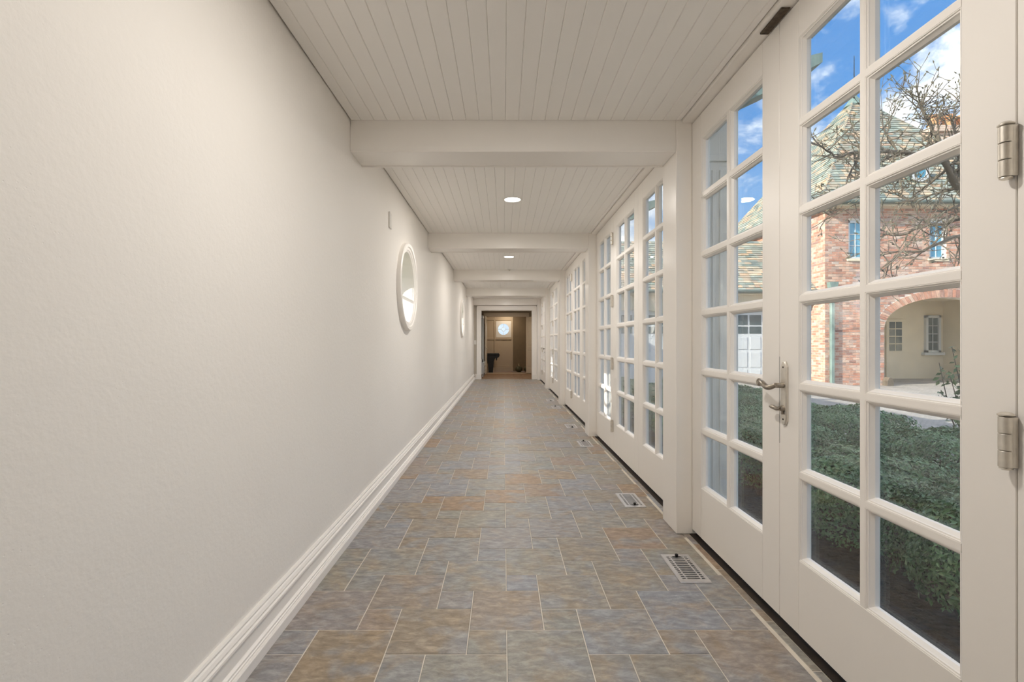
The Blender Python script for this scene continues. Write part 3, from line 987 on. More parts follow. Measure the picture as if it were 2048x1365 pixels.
sq = ring_wall(MB(), lambda u, z, t: (u, t, z), -0.305, 0.305, HZ - 0.325, HZ + 0.325, [(HX, HZ, HR - 0.02)], Y3 - 0.014, Y3 - 0.0004, 40)
sq.build('surround', PAINT, wn)
PR = lambda a, b_, h: (HX + a, Y3 + h, HZ + b_)
MB().lathe([(HR - 0.001, 0.03), (HR - 0.022, 0.03), (HR - 0.022, 0.07), (HR - 0.001, 0.07)], PR, 48, closed=True).build('sash', PAINT, wn, smooth=40)
MB().lathe([(0.088, 0.035), (0.074, 0.035), (0.074, 0.06), (0.088, 0.06)], PR, 32, closed=True).build('muntin_ring', PAINT, wn, smooth=40)
for dx, dz in ((1, 0), (-1, 0), (0, 1), (0, -1)):
    r0, r1 = 0.085, HR - 0.02
    x0, x1 = sorted((dx * r0, dx * r1)); z0, z1 = sorted((dz * r0, dz * r1))
    MB().box(x0 - (0.008 if dz else 0), Y3 + 0.036, HZ + z0 - (0.008 if dx else 0), x1 + (0.008 if dz else 0), Y3 + 0.058, HZ + z1 + (0.008 if dx else 0)).build('muntin', PAINT, wn)
MB().lathe([(0, 0.046), (HR - 0.022, 0.046), (HR - 0.022, 0.050), (0, 0.050)], PR, 40).build('pane', GLASS, wn)

# added lamps, unseen behind the casing head, that brighten vestibule and far room
for yl, txt in ((16.5, 'in the vestibule ceiling beyond the casing'), (18.62, 'in the far room above the gourds')):
    l = empty('recessed_lamp', (0.15, yl, 2.416), 'added unseen fill lamp ' + txt, 'lamp', 'recessed ceiling lamps')
    PR = lambda a, b_, h, yl=yl: (0.15 + a, yl + b_, 2.42 + h)
    MB().lathe([(0.076, 0.0), (0.076, -0.003), (0.094, -0.004), (0.094, 0.0)], PR, 32, closed=True).build('trim_ring', PLASTIC, l)
    MB().lathe([(0, -0.0015), (0.0755, -0.0015), (0.0755, -0.0002), (0, -0.0002)], PR, 32).build('lens', LENSM, l)
    lamp_light(l, 0.073, 0.004 - 0.0025, 125.0, (1.0, 0.83, 0.62))

# white hutch on the vestibule's left
hu = empty('hutch', (-0.78, 16.35, 0), 'white hutch with drawers and a dark glazed top behind the casing', 'hutch')
MB().cbox(-0.913, 15.92, 0.10, -0.665, 16.86, 0.45, 0.005).build('body', EXTW, hu)
for yy in (15.96, 16.78):
    for xx in (-0.905, -0.715):
        MB().prism([(xx, yy), (xx + 0.04, yy), (xx + 0.04, yy + 0.04), (xx, yy + 0.04)], P_XYZ, 0, 0.105).build('foot', EXTW, hu)
for j in range(2):
    for k in range(2):
        dr = MB().cbox(-0.665, 15.95 + j * 0.46, 0.13 + k * 0.155, -0.652, 16.38 + j * 0.45, 0.27 + k * 0.155, 0.003).build('drawer', EXTW, hu)
        MB().lathe([(0.006, 0), (0.006, 0.012), (0.013, 0.018), (0.010, 0.026), (0, 0.028)], lambda a, b_, h, j=j, k=k: (-0.652 + h, 16.165 + j * 0.455 + a, 0.2 + k * 0.155 + b_), 12).build('knob', PEWTER, dr)
MB().cbox(-0.913, 15.90, 0.45, -0.645, 16.88, 0.49, 0.005).build('counter', EXTW, hu)
up = MB().box(-0.913, 15.96, 0.49, -0.895, 16.82, 2.05)
up.cbox(-0.913, 15.96, 1.99, -0.69, 16.82, 2.07, 0.004).box(-0.72, 15.96, 0.49, -0.69, 16.0, 2.0).box(-0.72, 16.78, 0.49, -0.69, 16.82, 2.0).box(-0.72, 16.37, 0.49, -0.69, 16.41, 2.0)
up.box(-0.913, 15.96, 0.49, -0.69, 16.02, 0.60)
up.build('upper_case', EXTW, hu)
for (y0, y1) in ((16.0, 16.37), (16.41, 16.78)):
    MB().box(-0.714, y0, 0.5, -0.704, y1, 1.99).build('glazed_door', DARKGL, hu)
MB().box(-0.895, 15.965, 0.60, -0.722, 15.975, 1.99).build('side_glass', DARKGL, hu)
for z in (0.9, 1.3, 1.7):
    MB().box(-0.895, 15.98, z, -0.72, 16.8, z + 0.02).build('shelf', BROWNWALL, hu)

# black table with a carved drooping corner
tb_ = empty('table', (-0.62, 18.45, 0), 'black table with a tapering pedestal leg and a drooping carved corner', 'table')
MB().cbox(-0.90, 18.25, 0.675, -0.19, 18.70, 0.745, 0.012).build('tabletop', BLACK, tb_)
sil = [(-0.64, 0.68), (-0.64, 0.38), (-0.60, 0.345), (-0.575, 0.02), (-0.58, 0), (-0.405, 0), (-0.41, 0.02), (-0.385, 0.345), (-0.375, 0.42), (-0.335, 0.52), (-0.30, 0.60), (-0.29, 0.68)]
MB().prism(sil, P_Y, 18.32, 18.62).build('leg', BLACK, tb_)
sil = [(-0.30, 0.68), (-0.315, 0.60), (-0.30, 0.52), (-0.285, 0.475), (-0.262, 0.46), (-0.245, 0.50), (-0.235, 0.57), (-0.19, 0.59), (-0.158, 0.63), (-0.15, 0.69), (-0.17, 0.74), (-0.21, 0.755), (-0.25, 0.745), (-0.25, 0.68)]
MB().prism(sil, P_Y, 18.28, 18.40).build('carved_corner', BLACK, tb_)

# gourds on the far floor
for (gx, gy, gr, txt) in ((0.60, 18.62, 0.148, 'with a pale stem, in front of the brown wall'), (0.93, 18.72, 0.15, 'half hidden behind the open door leaf')):
    g = empty('gourd', (gx, gy, -0.004), 'dark striped ribbed gourd ' + txt, 'gourd', 'gourds on the far floor')
    gb = MB()
    vs, fs = [], []
    nr, ns = 9, 40
    for i in range(nr + 1):
        ph = math.pi * i / nr
        for k in range(ns):
            an = 2 * math.pi * k / ns
            rib = 1 - 0.09 * abs(math.cos(an * 5)) ** 3
            rr = gr * max(0.03, math.sin(ph)) * rib
            vs.append((gx + rr * math.cos(an), gy + rr * math.sin(an), -0.004 + 0.125 - 0.125 * math.cos(ph) * (0.92 if i > nr / 2 else 1)))
    for i in range(nr):
        for k in range(ns):
            fs.append((i * ns + k, i * ns + (k + 1) % ns, (i + 1) * ns + (k + 1) % ns, (i + 1) * ns + k))
    gb.add(vs, fs).build('gourd_body', GOURD, g, smooth=60)
    MB().tube([(gx, gy, 0.215), (gx, gy, 0.26), (gx - 0.008, gy, 0.30), (gx - 0.012, gy, 0.33)], [0.032, 0.024, 0.026, 0.034], 10).build('stem', GSTEM, g, smooth=40)

# ------------------------------------------------------------------ outside of the gallery
GZ = -0.15
tag(MB().box(-70, -60, GZ - 0.2, XL - WT, 120, GZ).build('ground_left', LAWN), 'lawn outside the plaster wall', 'ground', kind='structure')
tag(MB().box(XL - WT, -60, GZ - 0.2, 110, 120, GZ - 0.0005).build('ground', COBBLE), 'cobbled courtyard outside the glazed doors', 'ground', kind='structure')
tag(MB().cbox(1.262, -3, GZ, 1.72, 15, GZ + 0.05, 0.006).build('pavement', CONC), 'grey concrete slab along the outside of the doors', 'pavement', kind='structure')
tag(MB().box(1.72, -3, GZ, 3.80, 12.5, GZ + 0.03).build('ground_bed', MULCH), 'dark mulch bed under the boxwood', 'ground', kind='structure')
# roof over the gallery: a low gable with eaves
rp = [(-1.42, 2.68), (-1.42, 2.76), (0.1, 3.42), (1.44, 2.78), (1.44, 2.72), (1.30, 2.72), (1.30, 2.58), (-1.19, 2.58), (-1.19, 2.68)]
tag(MB().prism(rp, P_Y, -1.6, 15.0).build('roof', ROOFM), 'low gable roof over the gallery', 'roof', kind='structure')
tag(MB().box(-1.3, 14.98, 2.551, 1.96, 19.6, 3.0).build('roof_vestibule', ROOFM), 'flat roof over the vestibule', 'roof', kind='structure')
tag(MB().box(1.20, POSTS[0], 2.45, 1.30, 15.0, 2.60).build('trim_8', EXTW), 'exterior white fascia above the doors', 'trim', kind='structure')
for i, y in enumerate(POSTS):
    txt = ORD[i] + ' post' if i else 'post behind the camera'
    pr_ = empty('pilaster', (1.28, y + PD / 2, GZ + 0.05), 'grey-green exterior pilaster outside the ' + txt, 'pilaster', 'exterior pilasters')
    y1 = min(y + PD, 14.98)
    MB().cbox(1.2005, y, GZ + 0.05, 1.37, y1, 2.715, 0.006).build('shaft', PIERM, pr_)
    for k in range(3):
        xx = 1.225 + k * 0.045
        MB().cbox(xx, y - 0.008, 0.25, xx + 0.02, y + 0.001, 2.22, 0.003).build('reed', PIERM, pr_)
    MB().cbox(1.2005, y - 0.012, 2.27, 1.385, y1 + 0.012 if i < 5 else y1, 2.31, 0.004).build('necking', PIERM, pr_)
    MB().cbox(1.2005, y - 0.012, GZ + 0.051, 1.39, y1 + 0.012 if i < 5 else y1, 0.16, 0.005).build('plinth', PIERM, pr_)
    if i in (1, 2, 3):
        bpts = [(1.36, 2.60), (1.50, 2.665), (1.65, 2.735), (1.82, 2.83), (1.985, 2.915), (1.985, 2.975), (1.80, 2.93), (1.60, 2.86), (1.36, 2.80)]
        br = MB().prism(bpts, P_Y, y + 0.06, y + 0.19).build('eave_bracket', COPPER, pr_)
        br['label'] = 'green copper bracket under the eave'

# ------------------------------------------------------------------ brick house across the courtyard
BX0, BX1, BY0, BY1, BZ1 = 9.85, 16.4, 14.6, 20.9, 5.30
house = empty('brick_house', ((BX0 + BX1) / 2, BY0, GZ), 'red brick house with slate pyramid roof, arched carriageway and cream garage wing', 'house')
AX, AH, ASP, ARISE = 13.62, 1.96, 1.62, 0.93        # arch centre, half width, spring height, rise


def arch_z(x, grow=0.0):
    t = (x - AX) / (AH + grow)
    return ASP + (ARISE + grow) * math.sqrt(max(0.0, 1 - t * t)) if abs(t) < 1 else None


WINS = [(10.57, 11.07, 3.73, 4.92), (13.05, 13.55, 3.73, 4.92)]
wall = MB()
brk = sorted(set([BX0, BX1, AX - AH, AX + AH] + [AX - AH + 2 * AH * k / 40 for k in range(41)] + [w_[0] for w_ in WINS] + [w_[1] for w_ in WINS]))
for x0, x1 in zip(brk[:-1], brk[1:]):
    if x1 - x0 < 1e-5:
        continue
    xm = (x0 + x1) / 2
    inside = abs(xm - AX) < AH
    zb0 = (arch_z(x0) or ASP) if inside else GZ
    zb1 = (arch_z(x1) or ASP) if inside else GZ
    cut = [w_ for w_ in WINS if w_[0] - 1e-6 <= x0 and x1 <= w_[1] + 1e-6]
    if cut:
        wall.prism([(x0, zb0), (x1, zb1), (x1, cut[0][2]), (x0, cut[0][2])], P_Y, BY0, BY0 + 0.35)
        wall.prism([(x0, cut[0][3]), (x1, cut[0][3]), (x1, BZ1), (x0, BZ1)], P_Y, BY0, BY0 + 0.35)
    else:
        wall.prism([(x0, zb0), (x1, zb1), (x1, BZ1), (x0, BZ1)], P_Y, BY0, BY0 + 0.35)
wall.box(BX0, BY0 + 0.35, GZ, BX0 + 0.3, BY1, BZ1)
wall.box(BX1 - 0.3, BY0 + 0.35, GZ, BX1, BY1, BZ1)
wall.box(BX0 + 0.3, BY1 - 0.3, GZ, BX1 - 0.3, BY1, BZ1)
wobj = wall.build('wall', MORTAR, house)
wobj['label'] = 'pale mortar behind the brick courses'

# bricks: stretcher courses, clipped at openings
CH, BL, J = 0.0775, 0.213, 0.011
VT_ = 0.24                                            # depth of the arch ring
BRICK = MB().cbox(0, -0.008, 0, BL - J, 0.0, CH - J, 0.003).mesh('brick', BRICKM)
singles, rest = [], MB()
rows = int((BZ1 - GZ) / CH)
for r in range(rows):
    z0 = GZ + r * CH
    z1 = z0 + CH - J
    x = BX0 - (0.5 * BL if r % 2 else 0)
    while x < BX1:
        segs = [(max(x, BX0), min(x + BL - J, BX1))]
        # openings
        cuts = []
        if z0 < ASP:
            cuts.append((AX - AH, AX + AH))
        else:
            zz = z0
            if zz < ASP + ARISE + VT_:
                hw_ = (AH + VT_) * math.sqrt(max(0, 1 - ((zz - ASP) / (ARISE + VT_)) ** 2))
                cuts.append((AX - hw_, AX + hw_))
        for w_ in WINS:
            if z1 > w_[2] - 0.02 and z0 < w_[3] + 0.02:
                cuts.append((w_[0] - 0.005, w_[1] + 0.005))
        for c0, c1 in cuts:
            ns_ = []
            for a, b_ in segs:
                if b_ <= c0 or a >= c1:
                    ns_.append((a, b_))
                else:
                    if a < c0:
                        ns_.append((a, c0))
                    if b_ > c1:
                        ns_.append((c1, b_))
            segs = ns_
        for a, b_ in segs:
            if b_ - a < 0.025:
                continue
            if abs(b_ - a - (BL - J)) < 1e-6 and a < 12.2 and 0.2 < z0 < 3.3 and len(singles) < 300:
                singles.append((a, z0))
            else:
                rest.cbox(a, BY0 - 0.008 - R.uniform(0, 0.003), z0, b_, BY0, z1, 0.003) if b_ - a > 0.03 else rest.box(a, BY0 - 0.008, z0, b_, BY0, z1)
        x += BL
    # side wall facing the gallery
    y = BY0 - 0.008 - (0.5 * BL if r % 2 else 0)
    while y < BY1:
        a, b_ = max(y, BY0 - 0.008), min(y + BL - J, BY1)
        if b_ - a > 0.03:
            rest.box(BX0 - 0.008, a, z0, BX0, b_, z1)
        y += BL
for a, z0 in singles:
    inst('brick', BRICK, wobj, Vector((a, BY0 - R.uniform(0, 0.003), z0)) - wloc(wobj))
o = rest.build('brick_courses', BRICKM, wobj)
o['kind'] = 'stuff'
# voussoirs of the arch
nv = 52
for k in range(nv):
    a0, a1 = math.pi * k / nv + 0.006, math.pi * (k + 1) / nv - 0.006
    q = [(AX + AH * math.cos(a0), ASP + ARISE * math.sin(a0)), (AX + (AH + VT_) * math.cos(a0), ASP + (ARISE + VT_) * math.sin(a0)),
         (AX + (AH + VT_) * math.cos(a1), ASP + (ARISE + VT_) * math.sin(a1)), (AX + AH * math.cos(a1), ASP + ARISE * math.sin(a1))]
    MB().prism(q, P_Y, BY0 - 0.014 - R.uniform(0, 0.004), BY0 - 0.0005).build('arch_brick', BRICKM, wobj)
# upper windows
for wi, w_ in enumerate(WINS):
    f = MB().box(w_[0], BY0 + 0.04, w_[2], w_[0] + 0.07, BY0 + 0.12, w_[3]).box(w_[1] - 0.07, BY0 + 0.04, w_[2], w_[1], BY0 + 0.12, w_[3])
    f.box(w_[0], BY0 + 0.04, w_[3] - 0.08, w_[1], BY0 + 0.12, w_[3]).box(w_[0], BY0 + 0.04, w_[2], w_[1], BY0 + 0.12, w_[2] + 0.06)
    f = f.build('window', EXTW, house)
    for r in range(3):
        z0 = w_[2] + 0.06 + r * 0.352
        for c in range(2):
            x0 = w_[0] + 0.07 + c * 0.185
            MB().box(x0 + 0.004, BY0 + 0.07, z0 + 0.008, x0 + 0.178, BY0 + 0.078, z0 + 0.340).build('pane', BLUEGL, f)
    mu = MB().box(w_[0] + 0.244, BY0 + 0.055, w_[2] + 0.06, w_[0] + 0.262, BY0 + 0.10, w_[3] - 0.08)
    for r in (1, 2):
        z0 = w_[2] + 0.06 + r * 0.352
        mu.box(w_[0] + 0.07, BY0 + 0.056, z0 - 0.008, w_[1] - 0.07, BY0 + 0.099, z0 + 0.008)
    mu.build('muntin', EXTW, f)
    MB().cbox(w_[0] - 0.06, BY0 - 0.05, w_[2] - 0.075, w_[1] + 0.06, BY0 + 0.05, w_[2], 0.006).build('window_sill', STUCCO, house)
# carriageway behind the arch
inn = MB().box(BX0 + 0.3, 17.3, GZ, BX1 - 0.3, 17.5, 3.2)
inn.box(BX0 + 0.3, BY0 + 0.35, 2.66, BX1 - 0.3, 17.3, 2.8)
inn.box(AX - AH - 0.10, BY0 + 0.35, GZ, AX - AH - 0.02, 17.3, 2.66)
inn.prism([(16.1, 17.3), (15.95, 17.3), (15.75, BY0 + 0.35), (16.1, BY0 + 0.35)], P_XYZ, GZ, 2.66)
inn.build('carriageway_wall', STUCCO, house)
f = MB().box(15.26, 17.2, 0.80, 15.34, 17.3, 2.14).box(15.72, 17.2, 0.80, 15.80, 17.3, 2.14).box(15.26, 17.2, 2.06, 15.80, 17.3, 2.14).box(15.26, 17.2, 0.80, 15.80, 17.3, 0.88).build('window', EXTW, house)
for r in range(4):
    for c in range(2):
        x0, z0 = 15.345 + c * 0.19, 0.885 + r * 0.294
        MB().box(x0 + 0.008, 17.25, z0 + 0.008, x0 + 0.180, 17.26, z0 + 0.284).build('pane', DARKGL, f)
mu = MB().box(15.521, 17.235, 0.88, 15.541, 17.275, 2.06)
for r in (1, 2, 3):
    mu.box(15.34, 17.236, 0.873 + r * 0.294, 15.72, 17.274, 0.893 + r * 0.294)
mu.build('muntin', EXTW, f)
MB().cbox(15.16, 17.14, 0.70, 15.90, 17.3, 0.80, 0.008).build('window_sill', EXTW, house)
dr = MB().cbox(13.86, 17.24, GZ, 14.52, 17.299, 2.0, 0.006).build('door', STUCCO, house)
for r in range(4):
    for c in range(2):
        MB().box(13.96 + c * 0.24, 17.233, 0.86 + r * 0.27, 14.17 + c * 0.24, 17.241, 1.10 + r * 0.27).build('pane', DARKGL, dr)
# eave, gutter
MB().cbox(BX0 - 0.32, BY0 - 0.32, 5.27, BX1 + 0.32, BY1 + 0.32, 5.36, 0.01).build('soffit', STUCCO, house)
g = MB()
for (p, q) in (((BX0 - 0.38, BY0 - 0.38), (BX1 + 0.38, BY0 - 0.38)), ((BX0 - 0.38, BY0 - 0.38), (BX0 - 0.38, BY1 + 0.38))):
    g.tube([(p[0], p[1], 5.37), (q[0], q[1], 5.37)], 0.065, 10)
g.build('gutter', GUTTER, house, smooth=50)
MB().cbox(BX0 + 0.12, BY0 - 0.12, GZ, BX0 + 0.22, BY0 - 0.02, 2.75, 0.01).build('downspout', COPPER, house)
MB().prism([(BX0 + 0.08, 2.75), (BX0 + 0.26, 2.75), (BX0 + 0.30, 3.0), (BX0 + 0.04, 3.0)], P_Y, BY0 - 0.17, BY0 - 0.012).build('downspout_head', COPPER, house)
MB().prism([(BX0 + 1.74, GZ), (BX0 + 1.93, GZ), (BX0 + 1.92, 0.0), (BX0 + 1.88, 0.10), (BX0 + 1.80, 0.10), (BX0 + 1.75, 0.0)], P_Y, BY0 - 0.22, BY0 - 0.02).build('guard_stone', BARK, house)

# pyramid roof with slates
PK = Vector((12.95, 17.6, 10.20))
E0 = Vector((BX0 - 0.36, BY0 - 0.36, 5.40)); E1 = Vector((BX1 + 0.36, BY0 - 0.36, 5.40))
E2 = Vector((BX1 + 0.36, BY1 + 0.36, 5.40)); E3 = Vector((BX0 - 0.36, BY1 + 0.36, 5.40))
rf = MB().add([E0, E1, E2, E3, PK], [(0, 1, 4), (1, 2, 4), (2, 3, 4), (3, 0, 4), (3, 2, 1, 0)]).build('roof', ROOFM, house)


def slates(A, B, T0, T1, expo, rng):
    """slates on the quad A-B (eave) to T0-T1 (top); returns boxes as (verts, faces)"""
    out = []
    ln = ((T0 + T1) / 2 - (A + B) / 2).length
    nrm = (B - A).cross(T0 - A).normalized()
    if nrm.z < 0:
        nrm = -nrm
    up_ = (((T0 + T1) / 2 - (A + B) / 2)).normalized()
    e = (B - A).normalized()
    up_ = (up_ - e * up_.dot(e)).normalized()
    nrow = int(ln / expo)
    for r in range(nrow):
        f0 = r / nrow
        f1 = (r + 1) / nrow
        a0, b0 = A.lerp(T0, f0), B.lerp(T1, f0)
        total = (b0 - a0).length
        u = rng.uniform(-0.2, 0)
        while u < total:
            w = rng.uniform(0.16, 0.34)
            u0, u1 = max(u, 0), min(u + w - 0.006, total)
            u += w
            if u1 - u0 < 0.03:
                continue
            th = rng.uniform(0.014, 0.026)
            p = a0 + e * u0
            q = a0 + e * u1
            dip = up_ * rng.uniform(-0.012, 0.004)
            top = up_ * expo * 1.25
            n0 = nrm * (0.012 + th)
            n1 = nrm * 0.006
            vs = [p + dip + nrm * 0.012, q + dip + nrm * 0.012, q + top, p + top, p + dip + n0, q + dip + n0, q + top + n1, p + top + n1]
            out.append((vs, [(4, 5, 6, 7), (0, 1, 5, 4), (1, 2, 6, 5), (3, 0, 4, 7)]))
    return out


rg = random.Random(3)
sl = slates(E0, E1, PK, PK, 0.125, rg)
sl2 = slates(E3, E0, PK, PK, 0.125, rg)


def px_in_view(v):
    c = sum((Vector(q) for q in v), Vector()) / len(v)
    return 1626 < 1007 + 953 * c.x / c.y < 1928


rest = MB()
cnt = 0
for vs, fs in sl:
    if cnt < 300 and px_in_view(vs):
        c = vs[0]
        m_ = MB().add(vs, fs)
        m_.build('slate', SLATEM, rf, org=c)
        cnt += 1
    else:
        rest.add(vs, fs)
for vs, fs in sl2:
    rest.add(vs, fs)
o = rest.build('slate_courses', SLATEM, rf)
o['kind'] = 'stuff'
PR = lambda a, b_, h: (PK.x + a, PK.y + b_, PK.z + h)
MB().lathe([(0.34, -0.34), (0.20, -0.12), (0.10, 0.02), (0.07, 0.12), (0.06, 0.18), (0.10, 0.20), (0.16, 0.26), (0.18, 0.34), (0.15, 0.43), (0.06, 0.50), (0.0, 0.52)], PR, 24).build('finial', COPPER, house, smooth=40)
MB().tube([(PK.x, PK.y, PK.z + 0.5), (PK.x, PK.y, PK.z + 1.55)], [0.018, 0.010], 6).build('lightning_rod', RAILM, house)
# oculus dormer on the front slope
OX, OY, OZ_ = 12.82, 14.70, 6.42
PR = lambda a, b_, h: (OX + a, OY + h, OZ_ + b_)
oc = MB().lathe([(0.30, 0.0), (0.30, -0.05), (0.20, -0.05), (0.20, 0.0)], PR, 32, closed=True).build('dormer_frame', EXTW, house, smooth=40)
MB().lathe([(0.0, -0.02), (0.20, -0.02), (0.20, 0.0), (0.0, 0.0)], PR, 28).build('pane', BLUEGL, oc)
MB().lathe([(0.33, 0.02), (0.33, 0.9), (0.0, 0.9), (0.0, 0.001), (0.31, 0.001)], PR, 28).build('dormer_body', COPPER, house, smooth=40)
# chimney
ch = MB().cbox(16.25, 18.0, 5.0, 18.3, 19.2, 9.1, 0.02).prism([(16.2, 7.2), (16.3, 8.4), (16.3, 7.0)], P_Y, 18.0, 19.2).build('chimney', CHIMM, house)
MB().cbox(16.15, 17.9, 9.1, 18.4, 19.3, 9.35, 0.02).build('chimney_cap', CHIMM, ch)
for k in range(3):
    PR = lambda a, b_, h, k=k: (16.75 + k * 0.55 + a, 18.55 + b_, 9.35 + h)
    MB().lathe([(0.24, 0.0), (0.21, 0.06), (0.19, 0.5), (0.23, 0.54), (0.23, 0.62), (0.17, 0.62), (0.15, 0.3), (0.0, 0.3)], PR, 20).build('chimney_pot', TERRA, ch, smooth=40)

# ------------------------------------------------------------------ garage wing
GX0, GX1, GY = 2.1, BX0, 15.3
gar = house
DOORS = [(2.9, 5.5), (6.65, 9.25)]
w_ = MB()
gb_ = [GX0] + [v for d in DOORS for v in d] + [GX1]
for x0, x1 in zip(gb_[0::2], gb_[1::2]):
    w_.box(x0, GY, GZ, x1 - 0.0001, GY + 0.3, 2.72)


def garage_arch(x, d):
    t = (x - (d[0] + d[1]) / 2) / ((d[1] - d[0]) / 2)
    return 1.88 + 0.34 * math.sqrt(max(0, 1 - t * t))


for d in DOORS:
    for k in range(24):
        x0, x1 = d[0] + (d[1] - d[0]) * k / 24, d[0] + (d[1] - d[0]) * (k + 1) / 24
        w_.prism([(x0, garage_arch(x0, d)), (x1, garage_arch(x1, d)), (x1, 2.72), (x0, 2.72)], P_Y, GY, GY + 0.3)
w_.box(GX0, GY + 0.3, GZ, GX0 + 0.2, GY + 4.2, 2.72)
w_.build('garage_wall', STUCCO, gar)
for d in DOORS:
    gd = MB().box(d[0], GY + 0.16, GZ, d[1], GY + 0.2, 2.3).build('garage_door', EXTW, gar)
    nc = 6
    cw = (d[1] - d[0]) / nc
    for c in range(nc):
        x0 = d[0] + c * cw
        for z0, z1 in ((GZ + 0.08, 0.28), (0.36, 0.86), (0.94, 1.34)):
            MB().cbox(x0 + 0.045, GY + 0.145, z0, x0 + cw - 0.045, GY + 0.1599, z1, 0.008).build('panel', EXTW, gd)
        for z0, z1 in ((1.45, 1.68), (1.73, None)):
            if z1 is None:
                a, b_ = x0 + 0.03, x0 + cw - 0.03
                q = [(a, z0), (b_, z0), (b_, min(2.05, garage_arch(b_, d) - 0.10)), (a, min(2.05, garage_arch(a, d) - 0.10))]
                if q[2][1] < z0 + 0.03 or q[3][1] < z0 + 0.02:
                    q[2] = (b_, max(q[2][1], z0 + 0.04)); q[3] = (a, max(q[3][1], z0 + 0.04))
                MB().prism(q, P_Y, GY + 0.150, GY + 0.1599).build('pane', DARKGL, gd)
            else:
                MB().box(x0 + 0.03, GY + 0.150, z0, x0 + cw - 0.03, GY + 0.1599, z1).build('pane', DARKGL, gd)
    for z in (1.38, 0.36):
        for s in (d[0] + 0.04, d[1] - 0.34):
            MB().prism([(s, z), (s + 0.27, z + 0.012), (s + 0.30, z + 0.025), (s + 0.27, z + 0.038), (s, z + 0.05)], P_Y, GY + 0.132, GY + 0.1448).build('strap_hinge', RAILM, gd)
RE0, RE1 = Vector((GX0 - 0.3, GY - 0.36, 2.80)), Vector((GX1 - 0.02, GY - 0.36, 2.80))
RT0, RT1 = Vector((GX0 - 0.3, 16.92, 4.74)), Vector((GX1 - 0.02, 16.92, 4.74))
RB0, RB1 = Vector((GX0 - 0.3, 19.7, 2.80)), Vector((GX1 - 0.02, 19.7, 2.80))
grf = MB().add([RE0, RE1, RT1, RT0, RB0, RB1], [(0, 1, 2, 3), (3, 2, 5, 4), (0, 3, 4), (1, 5, 2), (0, 4, 5, 1)]).build('garage_roof', ROOFM, gar)
rest, cnt = MB(), 0
for vs, fs in slates(RE0, RE1, RT0, RT1, 0.125, rg):
    c = sum(vs, Vector()) / 8
    pxx = 1007 + 953 * c.x / c.y
    if 1465 < pxx < 1530 and cnt < 300:
        MB().add(vs, fs).build('slate', SLATEM, grf, org=vs[0])
        cnt += 1
    else:
        rest.add(vs, fs)
o = rest.build('slate_courses', SLATEM, grf)
o['kind'] = 'stuff'
MB().cbox(GX0 - 0.1, GY - 0.30, 2.68, GX1 - 0.03, GY + 0.3, 2.78, 0.01).build('soffit', STUCCO, gar)
MB().tube([(GX0 - 0.3, GY - 0.40, 2.77), (GX1 - 0.02, GY - 0.40, 2.77)], 0.06, 10).build('gutter', GUTTER, gar, smooth=50)

# ------------------------------------------------------------------ planting
rp_ = random.Random(11)


def leaf(mb, p, nrm, size, rng, fold=0.25):
    n_ = nrm.normalized()
    a = n_.orthogonal().normalized()
    a = Matrix.Rotation(rng.uniform(0, 6.28), 3, n_) @ a
    b_ = n_.cross(a)
    w = size * 0.5
    mb.add([p - a * size, p + b_ * w + n_ * fold * w, p + a * size, p - b_ * w + n_ * fold * w], [(0, 1, 2), (0, 2, 3)])


def shrub_mesh(n, rx, ry, h, size, rng):
    mb = MB()
    for _ in range(n):
        while True:
            v = Vector((rng.gauss(0, 1), rng.gauss(0, 1), rng.gauss(0, 1)))
            if v.length > 1e-3:
                break
        v.normalize()
        if v.z < -0.55:
            v.z = -v.z
        # boxy clipped form
        s = 1 / (abs(v.x) ** 3.2 + abs(v.y) ** 3.2 + abs(v.z) ** 3.2) ** (1 / 3.2)
        lump = 1 + 0.10 * math.sin(7 * v.x + 2) * math.sin(6 * v.y + 1) + 0.05 * math.sin(13 * v.y + 5 * v.x)
        d = 1 - abs(rng.gauss(0, 0.09)) if rng.random() < 0.8 else rng.uniform(0.45, 0.95)
        p = Vector((v.x * s * rx, v.y * s * ry, h * 0.56 + v.z * s * h * 0.44)) * 1.0
        p = Vector((p.x * lump * d, p.y * lump * d, h * 0.56 + (p.z - h * 0.56) * lump * d))
        p.x = max(-0.515, min(0.515, p.x)); p.y = max(-0.515, min(0.515, p.y))
        nn = (v + Vector((rng.uniform(-1, 1), rng.uniform(-1, 1), rng.uniform(-0.3, 1.2)))).normalized()
        leaf(mb, p, nn, size * rng.uniform(0.7, 1.25), rng)
    return mb


SH = [shrub_mesh(17000, 0.49, 0.49, 0.60, 0.014, rp_).mesh('foliage', LEAFM) for _ in range(2)]
stm = []
for _ in range(2):
    q = MB()
    for k in range(34):
        a = rp_.uniform(0, 6.28)
        r = rp_.uniform(0.1, 0.5)
        p0 = Vector((rp_.uniform(-0.12, 0.12), rp_.uniform(-0.12, 0.12), 0))
        p2 = Vector((r * math.cos(a), r * math.sin(a), rp_.uniform(0.35, 0.58)))
        p1 = p0.lerp(p2, 0.5) + Vector((rp_.uniform(-0.05, 0.05), rp_.uniform(-0.05, 0.05), 0.03))
        q.tube([p0, p1, p2], [0.008, 0.006, 0.003], 5, caps=False)
    stm.append(q.mesh('stems', STEM))
PLACE = []
for r, (xx, st, n_) in enumerate(((2.26, 0.95, 9), (3.29, 1.45, 8))):
    for k in range(n_):
        PLACE.append((xx + rp_.uniform(-0.02, 0.02), st + k * 1.04 + rp_.uniform(-0.02, 0.02), r, k))
ORDN = ['first', 'second', 'third', 'fourth', 'fifth', 'sixth', 'seventh', 'eighth', 'ninth']
